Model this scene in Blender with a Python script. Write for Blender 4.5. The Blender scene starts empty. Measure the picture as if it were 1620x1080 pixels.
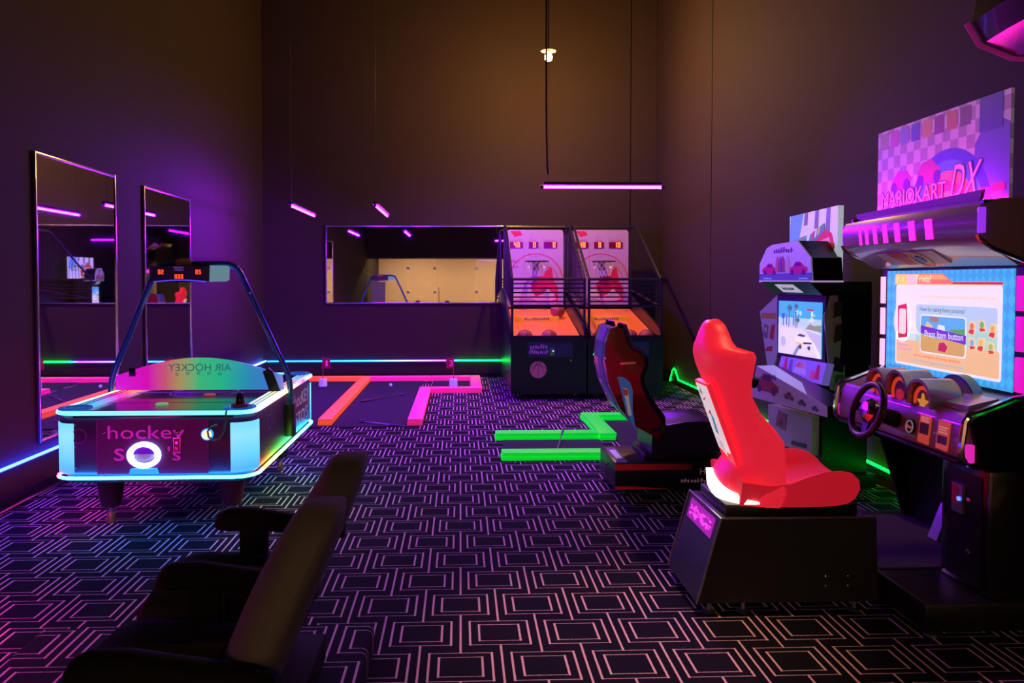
import bpy, bmesh, math, random
from mathutils import Vector, Matrix
random.seed(7)
sc = bpy.context.scene
COL = sc.collection
PI = math.pi

# ------------------------------------------------------------------ camera
cd = bpy.data.cameras.new('camera'); cam = bpy.data.objects.new('camera', cd); COL.objects.link(cam)
cd.sensor_width = 36.0; cd.lens = 1250.0 / 1620.0 * 36.0
cd.shift_x = 0.0222; cd.shift_y = -0.0329
cd.clip_start = 0.05; cd.clip_end = 100
cam.location = (0, 0, 1.55)
cam.rotation_euler = (math.radians(88.0), 0, math.radians(-2.1075))
sc.camera = cam
# ------------------------------------------------------------------ world + exposure
w = bpy.data.worlds.new('world'); sc.world = w; w.use_nodes = True
w.node_tree.nodes['Background'].inputs[0].default_value = (0.30, 0.22, 0.34, 1)
w.node_tree.nodes['Background'].inputs[1].default_value = 0.0
sc.view_settings.view_transform = 'Standard'; sc.view_settings.look = 'None'
sc.view_settings.gamma = 1.0; sc.view_settings.use_curve_mapping = False
sc.view_settings.exposure = 0.0

# ------------------------------------------------------------------ light levels
TUBE_E = 900.0        # hanging violet tubes
LED_E = 20.0          # wall led lines
RIM_E = 5.0           # led rims of the hockey table
BULB_W = 480.0        # bare bulb
DOWN_W = 900.0        # warm ceiling downlight over the front carpet
LOBBY_E = 5.0         # lit ceiling panels in the lobby behind the glass

# ------------------------------------------------------------------ materials
MATS = {}
def mat(name, col, rough=0.5, metal=0.0, emit=None, es=0.0, spec=0.5, var=0.0, vscale=40.0, bump=0.0, bscale=300.0, alpha=1.0, coat=0.0, trans=0.0, sheen=0.0):
    if name in MATS: return MATS[name]
    m = bpy.data.materials.new(name); m.use_nodes = True; MATS[name] = m
    nt = m.node_tree; b = nt.nodes['Principled BSDF']; c = (*col[:3], 1)
    b.inputs['Base Color'].default_value = c
    b.inputs['Roughness'].default_value = rough; b.inputs['Metallic'].default_value = metal
    b.inputs['Specular IOR Level'].default_value = spec; b.inputs['Alpha'].default_value = alpha
    b.inputs['Coat Weight'].default_value = coat; b.inputs['Transmission Weight'].default_value = trans
    b.inputs['Sheen Weight'].default_value = sheen
    if emit:
        b.inputs['Emission Color'].default_value = (*emit[:3], 1); b.inputs['Emission Strength'].default_value = es
    if var or bump:
        tc = nt.nodes.new('ShaderNodeTexCoord')
    if var:
        n = nt.nodes.new('ShaderNodeTexNoise'); n.inputs['Scale'].default_value = vscale; n.inputs['Detail'].default_value = 3
        nt.links.new(tc.outputs['Object'], n.inputs['Vector'])
        mx = nt.nodes.new('ShaderNodeMix'); mx.data_type = 'RGBA'
        mx.inputs[6].default_value = (*[v * (1 - var) for v in col[:3]], 1); mx.inputs[7].default_value = (*[min(1, v * (1 + var)) for v in col[:3]], 1)
        nt.links.new(n.outputs['Fac'], mx.inputs[0]); nt.links.new(mx.outputs[2], b.inputs['Base Color'])
    if bump:
        n2 = nt.nodes.new('ShaderNodeTexNoise'); n2.inputs['Scale'].default_value = bscale; n2.inputs['Detail'].default_value = 2
        nt.links.new(tc.outputs['Object'], n2.inputs['Vector'])
        bp = nt.nodes.new('ShaderNodeBump'); bp.inputs['Strength'].default_value = bump; bp.inputs['Distance'].default_value = 0.01
        nt.links.new(n2.outputs['Fac'], bp.inputs['Height']); nt.links.new(bp.outputs['Normal'], b.inputs['Normal'])
    return m
def glow(name, col, e):      # lamps, leds, screens, and prints given emission
    return mat(name, tuple(min(1, 0.5 * v) for v in col), 0.5, emit=col, es=e)
def ramp_glow(name, axis, a, b, stops, e, base=(0.05, 0.05, 0.05), rough=0.35, alpha=1.0):
    """led strip whose colour runs along one object axis"""
    if name in MATS: return MATS[name]
    m = mat(name, base, rough, emit=(1, 1, 1), es=e, alpha=alpha); nt = m.node_tree; bs = nt.nodes['Principled BSDF']
    tc = nt.nodes.new('ShaderNodeTexCoord'); sx = nt.nodes.new('ShaderNodeSeparateXYZ'); nt.links.new(tc.outputs['Object'], sx.inputs[0])
    mr = nt.nodes.new('ShaderNodeMapRange'); mr.inputs[1].default_value = a; mr.inputs[2].default_value = b
    nt.links.new(sx.outputs['XYZ'.index(axis)], mr.inputs[0])
    cr = nt.nodes.new('ShaderNodeValToRGB'); el = cr.color_ramp.elements
    while len(el) > 1: el.remove(el[-1])
    el[0].position = stops[0][0]; el[0].color = (*stops[0][1], 1)
    for p, c in stops[1:]:
        q = el.new(p); q.color = (*c, 1)
    nt.links.new(mr.outputs[0], cr.inputs[0]); nt.links.new(cr.outputs[0], bs.inputs['Emission Color'])
    return m
def check_mat(name, c1, c2, su, sv, axes='YZ', rough=0.5, es=0.0, diamond=False):
    """flat print: checker or diamond squares laid out in object space"""
    if name in MATS: return MATS[name]
    m = mat(name, c1, rough, emit=(1, 1, 1) if es else None, es=es); nt = m.node_tree; b = nt.nodes['Principled BSDF']
    tc = nt.nodes.new('ShaderNodeTexCoord'); sx = nt.nodes.new('ShaderNodeSeparateXYZ'); nt.links.new(tc.outputs['Object'], sx.inputs[0])
    def mth(op, x, y=None):
        n = nt.nodes.new('ShaderNodeMath'); n.operation = op
        for i, v in enumerate((x, y)):
            if v is None: continue
            if isinstance(v, (int, float)): n.inputs[i].default_value = v
            else: nt.links.new(v, n.inputs[i])
        return n.outputs[0]
    u = mth('DIVIDE', sx.outputs['XYZ'.index(axes[0])], su); v = mth('DIVIDE', sx.outputs['XYZ'.index(axes[1])], sv)
    if diamond: u, v = mth('ADD', u, v), mth('SUBTRACT', u, v)
    k = mth('FLOORED_MODULO', mth('ADD', mth('FLOOR', u), mth('FLOOR', v)), 2.0)
    mx = nt.nodes.new('ShaderNodeMix'); mx.data_type = 'RGBA'; mx.inputs[6].default_value = (*c1, 1); mx.inputs[7].default_value = (*c2, 1)
    nt.links.new(k, mx.inputs[0]); nt.links.new(mx.outputs[2], b.inputs['Base Color'])
    if es: nt.links.new(mx.outputs[2], b.inputs['Emission Color'])
    return m
def carpet_mat():
    m = mat('carpet', (0.01, 0.01, 0.02), 0.95, spec=0.1); nt = m.node_tree; b = nt.nodes['Principled BSDF']
    tc = nt.nodes.new('ShaderNodeTexCoord'); sx = nt.nodes.new('ShaderNodeSeparateXYZ'); nt.links.new(tc.outputs['Object'], sx.inputs[0])
    def M(op, x, y=None):
        n = nt.nodes.new('ShaderNodeMath'); n.operation = op
        for i, v in enumerate((x, y)):
            if v is None: continue
            if isinstance(v, (int, float)): n.inputs[i].default_value = v
            else: nt.links.new(v, n.inputs[i])
        return n.outputs[0]
    P, D, T = 0.341, 0.3045, 0.0046
    # fine wobble of the woven line edges
    nz = nt.nodes.new('ShaderNodeTexNoise'); nz.inputs['Scale'].default_value = 260; nt.links.new(tc.outputs['Object'], nz.inputs['Vector'])
    wob = M('MULTIPLY', M('SUBTRACT', nz.outputs['Fac'], 0.5), 0.006)
    v = M('DIVIDE', M('SUBTRACT', sx.outputs[1], 4.035 - D / 2), D); row = M('FLOOR', v); fv = M('SUBTRACT', v, row)
    half = M('MULTIPLY', M('FLOORED_MODULO', row, 2.0), 0.5)
    u = M('ADD', M('DIVIDE', sx.outputs[0], P), half); fu = M('SUBTRACT', u, M('FLOOR', u))
    du = M('MULTIPLY', M('ABSOLUTE', M('SUBTRACT', fu, 0.5)), P); dv = M('MULTIPLY', M('ABSOLUTE', M('SUBTRACT', fv, 0.5)), D)
    def line(d, t=T): return M('LESS_THAN', M('ABSOLUTE', M('ADD', d, wob)), t)
    def rect(a, b):
        ex, ey = M('SUBTRACT', du, a), M('SUBTRACT', dv, b)
        return M('MAXIMUM', M('MULTIPLY', line(ex), M('LESS_THAN', ey, T)), M('MULTIPLY', line(ey, T*0.42), M('LESS_THAN', ex, T)))
    A, B = 0.38 * P, 0.38 * D
    outer = rect(A, B)
    inner = rect(0.26 * P, 0.26 * D)
    div = line(M('SUBTRACT', du, P / 2))
    link = M('MULTIPLY', line(du), M('GREATER_THAN', dv, B))
    k = M('MAXIMUM', M('MAXIMUM', outer, inner), M('MAXIMUM', div, link))
    n3 = nt.nodes.new('ShaderNodeTexNoise'); n3.inputs['Scale'].default_value = 500; nt.links.new(tc.outputs['Object'], n3.inputs['Vector'])
    mx = nt.nodes.new('ShaderNodeMix'); mx.data_type = 'RGBA'
    mx.inputs[6].default_value = (0.008, 0.007, 0.016, 1); mx.inputs[7].default_value = (0.86, 0.56, 0.72, 1)
    nt.links.new(M('MULTIPLY', k, M('ADD', M('MULTIPLY', n3.outputs['Fac'], 0.7), 0.6)), mx.inputs[0]); nt.links.new(mx.outputs[2], b.inputs['Base Color'])
    bp = nt.nodes.new('ShaderNodeBump'); bp.inputs['Strength'].default_value = 0.4; bp.inputs['Distance'].default_value = 0.004
    nt.links.new(n3.outputs['Fac'], bp.inputs['Height']); nt.links.new(bp.outputs['Normal'], b.inputs['Normal'])
    return m
CARPET = carpet_mat()
WALL = mat('dark_wall_paint', (0.028, 0.0170, 0.0118), 0.8, var=0.10, vscale=3.0, bump=0.05, bscale=140, spec=0.3)
CEIL = mat('dark_ceiling', (0.012, 0.010, 0.010), 0.8, var=0.1)
BLACK = mat('black_laminate', (0.007, 0.007, 0.008), 0.35, var=0.15, vscale=20, spec=0.35)
MBLACK = mat('matte_black_metal', (0.012, 0.012, 0.014), 0.45, var=0.1, spec=0.4)
GLOSSB = mat('gloss_black', (0.007, 0.007, 0.009), 0.2, var=0.1, coat=0.2)
CHROME = mat('chrome', (0.75, 0.75, 0.78), 0.15, 1.0, var=0.04)
STEEL = mat('steel', (0.45, 0.45, 0.47), 0.35, 1.0, var=0.08)
FRAME = mat('mirror_frame', (0.62, 0.60, 0.62), 0.25, 1.0, var=0.05)
MIRROR = mat('mirror_glass', (0.86, 0.86, 0.88), 0.015, 1.0)
WHITEP = mat('white_print', (0.75, 0.74, 0.78), 0.4, var=0.05)
RUBBER = mat('rubber', (0.02, 0.02, 0.02), 0.7, var=0.1)

# ------------------------------------------------------------------ geometry helpers
class Fr:
    """a plane in the world: origin, right, up; n is its outward side"""
    def __init__(s, o, u, v):
        s.o = Vector(o); s.u = Vector(u).normalized(); s.v = Vector(v).normalized(); s.n = s.u.cross(s.v)
    def p(s, a, b, c=0.0): return s.o + s.u * a + s.v * b + s.n * c
_tc = {}
def text_geo(txt):
    if txt in _tc: return _tc[txt]
    cu = bpy.data.curves.new('t', 'FONT'); cu.body = txt; cu.size = 1.0; cu.resolution_u = 3
    o = bpy.data.objects.new('t', cu); COL.objects.link(o)
    dg = bpy.context.evaluated_depsgraph_get(); me = bpy.data.meshes.new_from_object(o.evaluated_get(dg))
    V = [v.co.copy() for v in me.vertices]; F_ = [tuple(p.vertices) for p in me.polygons]
    bpy.data.objects.remove(o); bpy.data.curves.remove(cu); bpy.data.meshes.remove(me)
    x0 = min(v.x for v in V); x1 = max(v.x for v in V); y0 = min(v.y for v in V); y1 = max(v.y for v in V)
    V = [((v.x - x0) / (x1 - x0), (v.y - y0) / (y1 - y0)) for v in V]
    _tc[txt] = (V, F_, (x1 - x0) / (y1 - y0)); return _tc[txt]
class MB:
    def __init__(s): s.v = []; s.f = []
    def add(s, vs, fs):
        k = len(s.v); s.v += [Vector(p) for p in vs]; s.f += [tuple(i + k for i in f) for f in fs]; return s
    def box(s, a, b, bev=0.0):
        x0, x1 = sorted((a[0], b[0])); y0, y1 = sorted((a[1], b[1])); z0, z1 = sorted((a[2], b[2]))
        V = [(x0,y0,z0),(x1,y0,z0),(x1,y1,z0),(x0,y1,z0),(x0,y0,z1),(x1,y0,z1),(x1,y1,z1),(x0,y1,z1)]
        F_ = [(0,3,2,1),(4,5,6,7),(0,1,5,4),(1,2,6,5),(2,3,7,6),(3,0,4,7)]
        if not bev: return s.add(V, F_)
        bm = bmesh.new(); vv = [bm.verts.new(p) for p in V]
        for f in F_: bm.faces.new([vv[i] for i in f])
        bmesh.ops.bevel(bm, geom=list(bm.edges), offset=bev, segments=2, affect='EDGES', profile=0.5)
        bm.verts.index_update(); s.add([v.co for v in bm.verts], [tuple(v.index for v in f.verts) for f in bm.faces]); bm.free(); return s
    def prism(s, bot, top):
        n = len(bot); return s.add(list(bot) + list(top), [tuple(range(n))[::-1], tuple(range(n, 2*n))] + [(i, (i+1) % n, n + (i+1) % n, n + i) for i in range(n)])
    def ext(s, pts, axis, a, b):
        """polygon in the two other axes, extruded along axis from a to b"""
        def mk(p, t): return {'X': (t, p[0], p[1]), 'Y': (p[0], t, p[1]), 'Z': (p[0], p[1], t)}[axis]
        return s.prism([mk(p, a) for p in pts], [mk(p, b) for p in pts])
    def loft(s, rings, closed=True, cap=True):
        n = len(rings[0]); vs = [p for r in rings for p in r]; fs = []
        for i in range(len(rings) - 1):
            for j in range(n if closed else n - 1):
                k = (j + 1) % n; fs.append((i*n + j, i*n + k, (i+1)*n + k, (i+1)*n + j))
        if cap and closed: fs += [tuple(range(n))[::-1], tuple(range((len(rings)-1)*n, len(rings)*n))]
        return s.add(vs, fs)
    def tube(s, pts, r, seg=8, closed=False):
        pts = [Vector(p) for p in pts]; n = len(pts); rings = []; up = None
        for i, p in enumerate(pts):
            a = pts[i-1] if (i > 0 or closed) else p; b = pts[(i+1) % n] if (i < n-1 or closed) else p
            t = (b - a).normalized()
            if up is None: up = Vector((0,0,1)) if abs(t.z) < 0.9 else Vector((1,0,0))
            side = t.cross(up).normalized(); up = side.cross(t).normalized()
            rr = r[i] if isinstance(r, (list, tuple)) else r
            rings.append([p + side*rr*math.cos(2*PI*k/seg) + up*rr*math.sin(2*PI*k/seg) for k in range(seg)])
        if closed: rings.append(rings[0]); return s.loft(rings, cap=False)
        return s.loft(rings)
    def cyl(s, a, b, r0, r1=None, seg=14):
        a = Vector(a); b = Vector(b); return s.tube([a, b], [r0, r0 if r1 is None else r1], seg)
    def lathe(s, prof, o, ax=(0,0,1), seg=20):
        ax = Vector(ax).normalized(); h = Vector((0,0,1)) if abs(ax.z) < 0.9 else Vector((1,0,0)); e1 = ax.cross(h).normalized(); e2 = ax.cross(e1); o = Vector(o)
        return s.loft([[o + ax*z + (e1*math.cos(2*PI*k/seg) + e2*math.sin(2*PI*k/seg))*max(r, 1e-4) for k in range(seg)] for r, z in prof])
    def ball(s, c, r, seg=14):
        return s.lathe([(r*math.sin(PI*i/8), -r*math.cos(PI*i/8)) for i in range(9)], c, seg=seg)
    # on a plane
    def quad(s, fr, a0, b0, a1, b1, c0=0.0, c1=0.002):
        return s.poly(fr, [(a0,b0),(a1,b0),(a1,b1),(a0,b1)], c0, c1)
    def poly(s, fr, pts, c0=0.0, c1=0.002):
        return s.prism([fr.p(a, b, c0) for a, b in pts], [fr.p(a, b, c1) for a, b in pts])
    def disc(s, fr, a, b, ra, c0=0.0, c1=0.002, rb=None, seg=24):
        rb = rb or ra; return s.poly(fr, [(a + ra*math.cos(2*PI*k/seg), b + rb*math.sin(2*PI*k/seg)) for k in range(seg)], c0, c1)
    def ring(s, fr, a, b, ro, ri, c0=0.0, c1=0.002, seg=28, t0=0.0, t1=2*PI):
        full = abs(t1 - t0 - 2*PI) < 1e-6; n = seg; ts = [t0 + (t1-t0)*k/n for k in range(n + (0 if full else 1))]
        rings = [[fr.p(a + r*math.cos(t), b + r*math.sin(t), c) for r, c in ((ro,c0),(ro,c1),(ri,c1),(ri,c0))] for t in ts]
        if full: rings.append(rings[0])
        return s.loft(rings, cap=not full)
    def arc(s, fr, pts, wd, c0=0.0, c1=0.002):
        """flat stroke along a polyline on the plane"""
        for (a0,b0),(a1,b1) in zip(pts, pts[1:]):
            d = math.hypot(a1-a0, b1-b0) or 1e-6; nx, ny = -(b1-b0)/d*wd/2, (a1-a0)/d*wd/2; ex, ey = (a1-a0)/d*wd*0.3, (b1-b0)/d*wd*0.3
            s.poly(fr, [(a0-nx-ex,b0-ny-ey),(a1-nx+ex,b1-ny+ey),(a1+nx+ex,b1+ny+ey),(a0+nx-ex,b0+ny-ey)], c0, c1)
        return s
    def text(s, fr, txt, a, b, h, wd=None, c0=0.0, c1=0.002, mirror=False, slant=0.0):
        V, F_, asp = text_geo(txt); wd = wd or h*asp
        def q(x, y): return (a + ((1-x) if mirror else x)*wd + slant*y*h, b + y*h)
        return s.add([fr.p(*q(x, y), c1) for x, y in V], F_)
    def scrawl(s, fr, a, b, h, wd, n, c1=0.002, seed=1):
        """unreadable printed script: a run of short uneven strokes"""
        rg = random.Random(seed); t = wd/n
        for k in range(n):
            x = a + t*(k+0.15); y = b + h*0.12*rg.random(); hh = h*(0.55+0.45*rg.random()); sl = 0.25*h*rg.random()
            s.poly(fr, [(x,y),(x+t*0.42,y),(x+t*0.42+sl*0.6,y+hh),(x+sl*0.6,y+hh)], 0, c1)
            if rg.random() < 0.7: s.poly(fr, [(x,y+hh*0.4),(x+t*0.95,y+hh*0.35),(x+t*0.95,y+hh*0.55),(x,y+hh*0.6)], 0, c1*1.02)
        return s
    def seg7(s, fr, txt, a, b, h, c=0.002):
        w_ = h*0.5; t = h*0.14; S = {'0':'abcdef','1':'bc','2':'abged','3':'abgcd','4':'fgbc','5':'afgcd','6':'afgedc','7':'abc','8':'abcdefg','9':'abcdfg'}
        for i, ch in enumerate(txt):
            x = a + i*h*0.72
            L = dict(a=(x,b+h-t,x+w_,b+h), d=(x,b,x+w_,b+t), g=(x,b+h/2-t/2,x+w_,b+h/2+t/2), f=(x,b+h/2,x+t,b+h), e=(x,b,x+t,b+h/2), b=(x+w_-t,b+h/2,x+w_,b+h), c=(x+w_-t,b,x+w_,b+h/2))
            for k in S[ch]: s.quad(fr, *L[k], 0, c)
        return s
    def build(s, name, m, parent=None, smooth=True, kind=None, label=None):
        me = bpy.data.meshes.new(name); vs = s.v
        if parent is not None:
            root = parent
            while root.parent: root = root.parent
            inv = Matrix.Translation(root.location) @ Matrix.Rotation(root.rotation_euler.z, 4, 'Z'); inv.invert()
            vs = [inv @ p for p in vs]
        me.from_pydata([tuple(p) for p in vs], [], s.f); me.update()
        bm = bmesh.new(); bm.from_mesh(me); bmesh.ops.recalc_face_normals(bm, faces=bm.faces); bm.to_mesh(me); bm.free()
        if smooth:
            me.polygons.foreach_set('use_smooth', [True]*len(me.polygons)); me.set_sharp_from_angle(angle=math.radians(38))
        me.materials.append(m)
        o = bpy.data.objects.new(name, me); COL.objects.link(o)
        if parent is not None: o.parent = parent
        if kind: o['kind'] = kind
        if label: o['label'] = label
        return o
def thing(name, label, cat, loc=(0,0,0), rz=0.0, group=None):
    o = bpy.data.objects.new(name, None); COL.objects.link(o); o.empty_display_size = 0.1
    o.location = loc; o.rotation_euler = (0, 0, rz); tag(o, label, cat, group); return o
def tag(o, label, cat, group=None):
    o['label'] = label; o['category'] = cat
    if group: o['group'] = group
    return o
def single(mb, name, m, label, cat, loc, group=None):
    """a thing that is one mesh, with its origin at loc"""
    L = Vector(loc); mb.v = [p - L for p in mb.v]; o = mb.build(name, m); o.location = L; return tag(o, label, cat, group)
def lamp(kind, name, parent, loc, col, e, **kw):
    d = bpy.data.lights.new(name, kind); d.color = col; d.energy = e
    for k, v in kw.items():
        if k not in ('rot',): setattr(d, k, v)
    o = bpy.data.objects.new(name, d); COL.objects.link(o)
    o.parent = parent; o.location = Vector(loc) - (parent.location if parent else Vector()); o.rotation_euler = kw.get('rot', (0,0,0)); return o
def struct(mb, name, m): return mb.build(name, m, kind='structure')
def FY(x, y, z): return Fr((x, y, z), (1,0,0), (0,0,1))       # plane that faces the camera side (-y)
def FX(x, y, z): return Fr((x, y, z), (0,-1,0), (0,0,1))      # plane that faces the room from the right wall (-x)

# ================================================================== SETTING
XL, XR, YB, YF, ZC = -3.1, 3.2, 12.6, -1.5, 6.4
struct(MB().box((XL, YF, -0.06), (XR, YB, 0.0)), 'floor', CARPET)
struct(MB().box((XL-0.12, YF-3.6, -0.06), (XL, YB, ZC)), 'wall_left', WALL)
struct(MB().box((XR, YF-3.6, -0.06), (XR+0.12, YB, ZC)), 'wall_right', WALL)
struct(MB().box((XL-0.12, YB, -0.06), (XR+0.12, YB+0.12, ZC)), 'wall_back', WALL)
struct(MB().box((XL-0.12, YF-3.72, ZC), (XR+0.12, YB+0.12, ZC+0.1)), 'ceiling', CEIL)
struct(MB().box((XL, YF-0.12, 2.32), (XR, YF, ZC)), 'wall_front', WALL)
struct(MB().box((2.71, YB-0.010, 0), (2.72, YB, ZC)), 'trim_1', BLACK)
struct(MB().box((XR-0.006, 10.0, 0.0), (XR, 10.006, ZC)), 'trim_2', BLACK)
struct(MB().box((XL, YF, 0), (XL+0.018, YB, 0.07)), 'baseboard_left', BLACK)
struct(MB().box((XL+0.018, YB-0.018, 0), (XR, YB, 0.07)), 'baseboard_back', BLACK)
struct(MB().box((XR-0.018, YF, 0), (XR, YB-0.018, 0.07)), 'baseboard_right', BLACK)
# lobby behind the glass front, seen only in the mirrors
CREAM = mat('cream_plaster', (0.80, 0.66, 0.47), 0.8, var=0.05, vscale=4)
struct(MB().box((XL, YF-3.6, -0.06), (XR, YF, 0.0)), 'floor_lobby', mat('oak_boards', (0.42, 0.26, 0.13), 0.45, var=0.25, vscale=9))
struct(MB().box((XL-0.12, YF-3.72, -0.06), (XR+0.12, YF-3.6, ZC)), 'wall_lobby', CREAM)
struct(MB().box((XL, YF-3.6, 2.75), (XR, YF-0.12, 2.85)), 'ceiling_lobby', mat('lobby_ceiling', (0.7, 0.62, 0.5), 0.8, var=0.05))
def glass_mat():
    m = bpy.data.materials.new('pane_glass'); m.use_nodes = True; nt = m.node_tree; nt.nodes.remove(nt.nodes['Principled BSDF'])
    t = nt.nodes.new('ShaderNodeBsdfTransparent'); t.inputs[0].default_value = (0.93, 0.95, 0.94, 1)
    g = nt.nodes.new('ShaderNodeBsdfGlossy'); g.inputs['Roughness'].default_value = 0.02; g.inputs[0].default_value = (0.9, 0.9, 0.9, 1)
    x = nt.nodes.new('ShaderNodeMixShader'); fz = nt.nodes.new('ShaderNodeFresnel'); fz.inputs[0].default_value = 1.3
    nt.links.new(fz.outputs[0], x.inputs[0]); nt.links.new(t.outputs[0], x.inputs[1]); nt.links.new(g.outputs[0], x.inputs[2])
    nt.links.new(x.outputs[0], nt.nodes['Material Output'].inputs[0]); return m
GLASS = glass_mat()
win = struct(MB().box((XL, YF-0.10, 2.27), (XR, YF-0.02, 2.32)).box((XL, YF-0.10, 0), (XR, YF-0.02, 0.03)), 'window_1', MBLACK)
xs = [XL, -1.75, -0.85, 0.55, 1.9, XR]
for a, b in zip(xs, xs[1:]):
    p = MB().box((a+0.006, YF-0.065, 0.03), (b-0.006, YF-0.055, 2.27)).build('pane', GLASS, win)
for x in (-1.75, -0.85, 0.55):
    for z in (0.35, 1.15, 1.95): MB().box((x-0.05, YF-0.075, z-0.04), (x+0.05, YF-0.045, z+0.04), 0.006).build('hinge', STEEL, win)
hb = MB().tube([(-0.72, YF-0.06, 0.8), (-0.72, YF+0.01, 0.8), (-0.72, YF+0.01, 1.3), (-0.72, YF-0.06, 1.3)], 0.013, 8).build('handle', STEEL, win)
for i, (x, nm) in enumerate(((-1.7, 'left'), (1.5, 'right'))):
    t = thing('ceiling_panel_light', 'flat square lit panel on the lobby ceiling, the one towards the %s wall' % nm, 'ceiling light', (x, -3.2, 2.75), group='lobby ceiling panels')
    MB().box((x-0.65, -3.6, 2.72), (x+0.65, -2.8, 2.75), 0.005).build('frame', WHITEP, t)
    MB().box((x-0.60, -3.55, 2.712), (x+0.60, -2.85, 2.721)).build('diffuser', glow('lobby_panel', (1.0, 0.62, 0.30), LOBBY_E*6), t)
wb = thing('leaning_board', 'tall white board leaning by the lobby glass', 'board', (-2.75, -1.2, 0))
MB().prism([(-2.95,-1.30,0),(-2.5,-1.30,0),(-2.5,-1.27,0),(-2.95,-1.27,0)], [(-2.95,-1.42,1.5),(-2.5,-1.42,1.5),(-2.5,-1.39,1.5),(-2.95,-1.39,1.5)]).build('panel', WHITEP, wb)
MB().box((-2.97,-1.32,0),(-2.48,-1.25,0.04)).build('foot_rail', STEEL, wb)

# carpeted riser under the seats in front
rs = [(-1.72, -1.0), (-0.36, -1.0), (-0.36, 3.28), (-1.72, 3.28)]
r = MB().box((-1.72, -1.0, 0.0), (-0.36, 3.28, 0.12), 0.022); struct(r, 'floor_riser', CARPET)

# ================================================================== WALL LED LINES, CABLES
def led(name, label, path, m, r=0.011, holder=True):
    t = thing(name, label, 'led strip', path[0])
    MB().tube(path, r, 8).build('diffuser', m, t)
    off = Vector((0,0,-r-0.006)); MB().tube([Vector(p)+off for p in path], 0.006, 6).build('channel', MBLACK, t)
    return t
led('led_strip', 'blue glowing led line low on the left wall', [(XL+0.03, 1.0, 0.28), (XL+0.03, 9.0, 0.28), (XL+0.03, 12.55, 0.275)], ramp_glow('led_blue', 'Y', 0, 12, [(0, (0.004,0.02,1)), (0.55, (0.01,0.03,1)), (0.8, (0.10,0.03,1)), (1, (0.01,0.22,1))], LED_E*2.6))
led('led_strip', 'blue to violet to green led line low on the back wall', [(XL+0.05, YB-0.03, 0.268), (-0.15, YB-0.03, 0.272), (0.75, YB-0.03, 0.272)],
    ramp_glow('led_back', 'X', 0.0, 3.8, [(0, (0.004,0.10,1)), (0.42, (0.006,0.16,1)), (0.62, (0.10,0.06,1)), (0.75, (0.22,0.02,1)), (0.775, (0.01,0.10,1)), (0.80, (0.0,1,0.06)), (1, (0.0,1,0.04))], LED_E*0.8))
led('led_strip', 'green led line low on the right wall, humped at its far end',
    [(XR-0.03, 11.80, 0.03), (XR-0.03, 11.66, 0.20), (XR-0.03, 11.58, 0.24), (XR-0.03, 11.50, 0.22), (XR-0.03, 11.34, 0.10), (XR-0.03, 9.4, 0.105), (XR-0.03, 6.8, 0.085), (XR-0.03, 6.0, 0.14), (XR-0.03, 4.9, 0.12), (XR-0.03, 3.0, 0.30)],
    glow('led_green', (0.0, 1.0, 0.03), LED_E*0.45))
cb = MB()
for j, dz in enumerate((0.0, 0.03)):
    cb.tube([(XL+0.06+dz+0.02*math.sin(k*1.3+j), 2.0+k*0.45, 0.012+0.008*j) for k in range(12)], 0.010, 6)
single(cb, 'cable', GLOSSB, 'two black shiny cables lying along the foot of the left wall', 'cable', (XL+0.07, 2.0, 0))

bn = thing('added_led_bench', 'added low black bench out of view, with a magenta led line under its seat', 'bench', (-2.6, 2.6, 0))  # bench added out of view to carry the magenta light
MB().box((-2.85, 1.6, 0.36), (-2.35, 3.6, 0.44), 0.015).build('seat_slab', BLACK, bn)
for y in (1.7, 3.42): MB().box((-2.80, y, 0), (-2.42, y+0.08, 0.36), 0.006).build('bench_leg', BLACK, bn)
MB().tube([(-2.355, 1.65, 0.345), (-2.355, 3.58, 0.345), (-2.82, 3.60, 0.345)], 0.012, 8).build('led_line', glow('bench_led_magenta', (1.0, 0.008, 0.42), 80.0), bn)

# ================================================================== MIRRORS
def mirror_left(y0, y1, z0, z1, label):
    t = thing('wall_mirror', label, 'mirror', (XL, (y0+y1)/2, z0), group='tall wall mirrors')
    MB().box((XL+0.002, y0, z0), (XL+0.020, y1, z1)).build('glass', MIRROR, t)
    for a, b in (((y0-0.012, z0-0.012), (y0+0.006, z1+0.012)), ((y1-0.006, z0-0.012), (y1+0.012, z1+0.012))):
        MB().box((XL+0.002, a[0], a[1]), (XL+0.030, b[0], b[1]), 0.003).build('frame_side', FRAME, t)
    for z in (z0, z1): MB().box((XL+0.002, y0+0.006, z-0.012), (XL+0.030, y1-0.006, z+0.010), 0.003).build('frame_rail', FRAME, t)
mirror_left(5.88, 7.20, 0.37, 2.475, 'tall framed mirror on the left wall, the one nearest the viewer')
mirror_left(7.86, 9.15, 0.37, 2.460, 'tall framed mirror on the left wall, the one nearer the back corner')
t = thing('wall_mirror', 'wide framed mirror hung on the back wall beside the basketball machines', 'mirror', (-0.14, YB, 1.187))
MB().box((-2.115, YB-0.020, 1.187), (1.835, YB-0.002, 2.404)).build('glass', MIRROR, t)
for x in (-2.115, 1.835): MB().box((x-0.010, YB-0.030, 1.177), (x+0.010, YB-0.002, 2.414), 0.003).build('frame_side', FRAME, t)
for z in (1.187, 2.404): MB().box((-2.105, YB-0.030, z-0.010), (1.825, YB-0.002, z+0.010), 0.003).build('frame_rail', FRAME, t)

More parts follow.
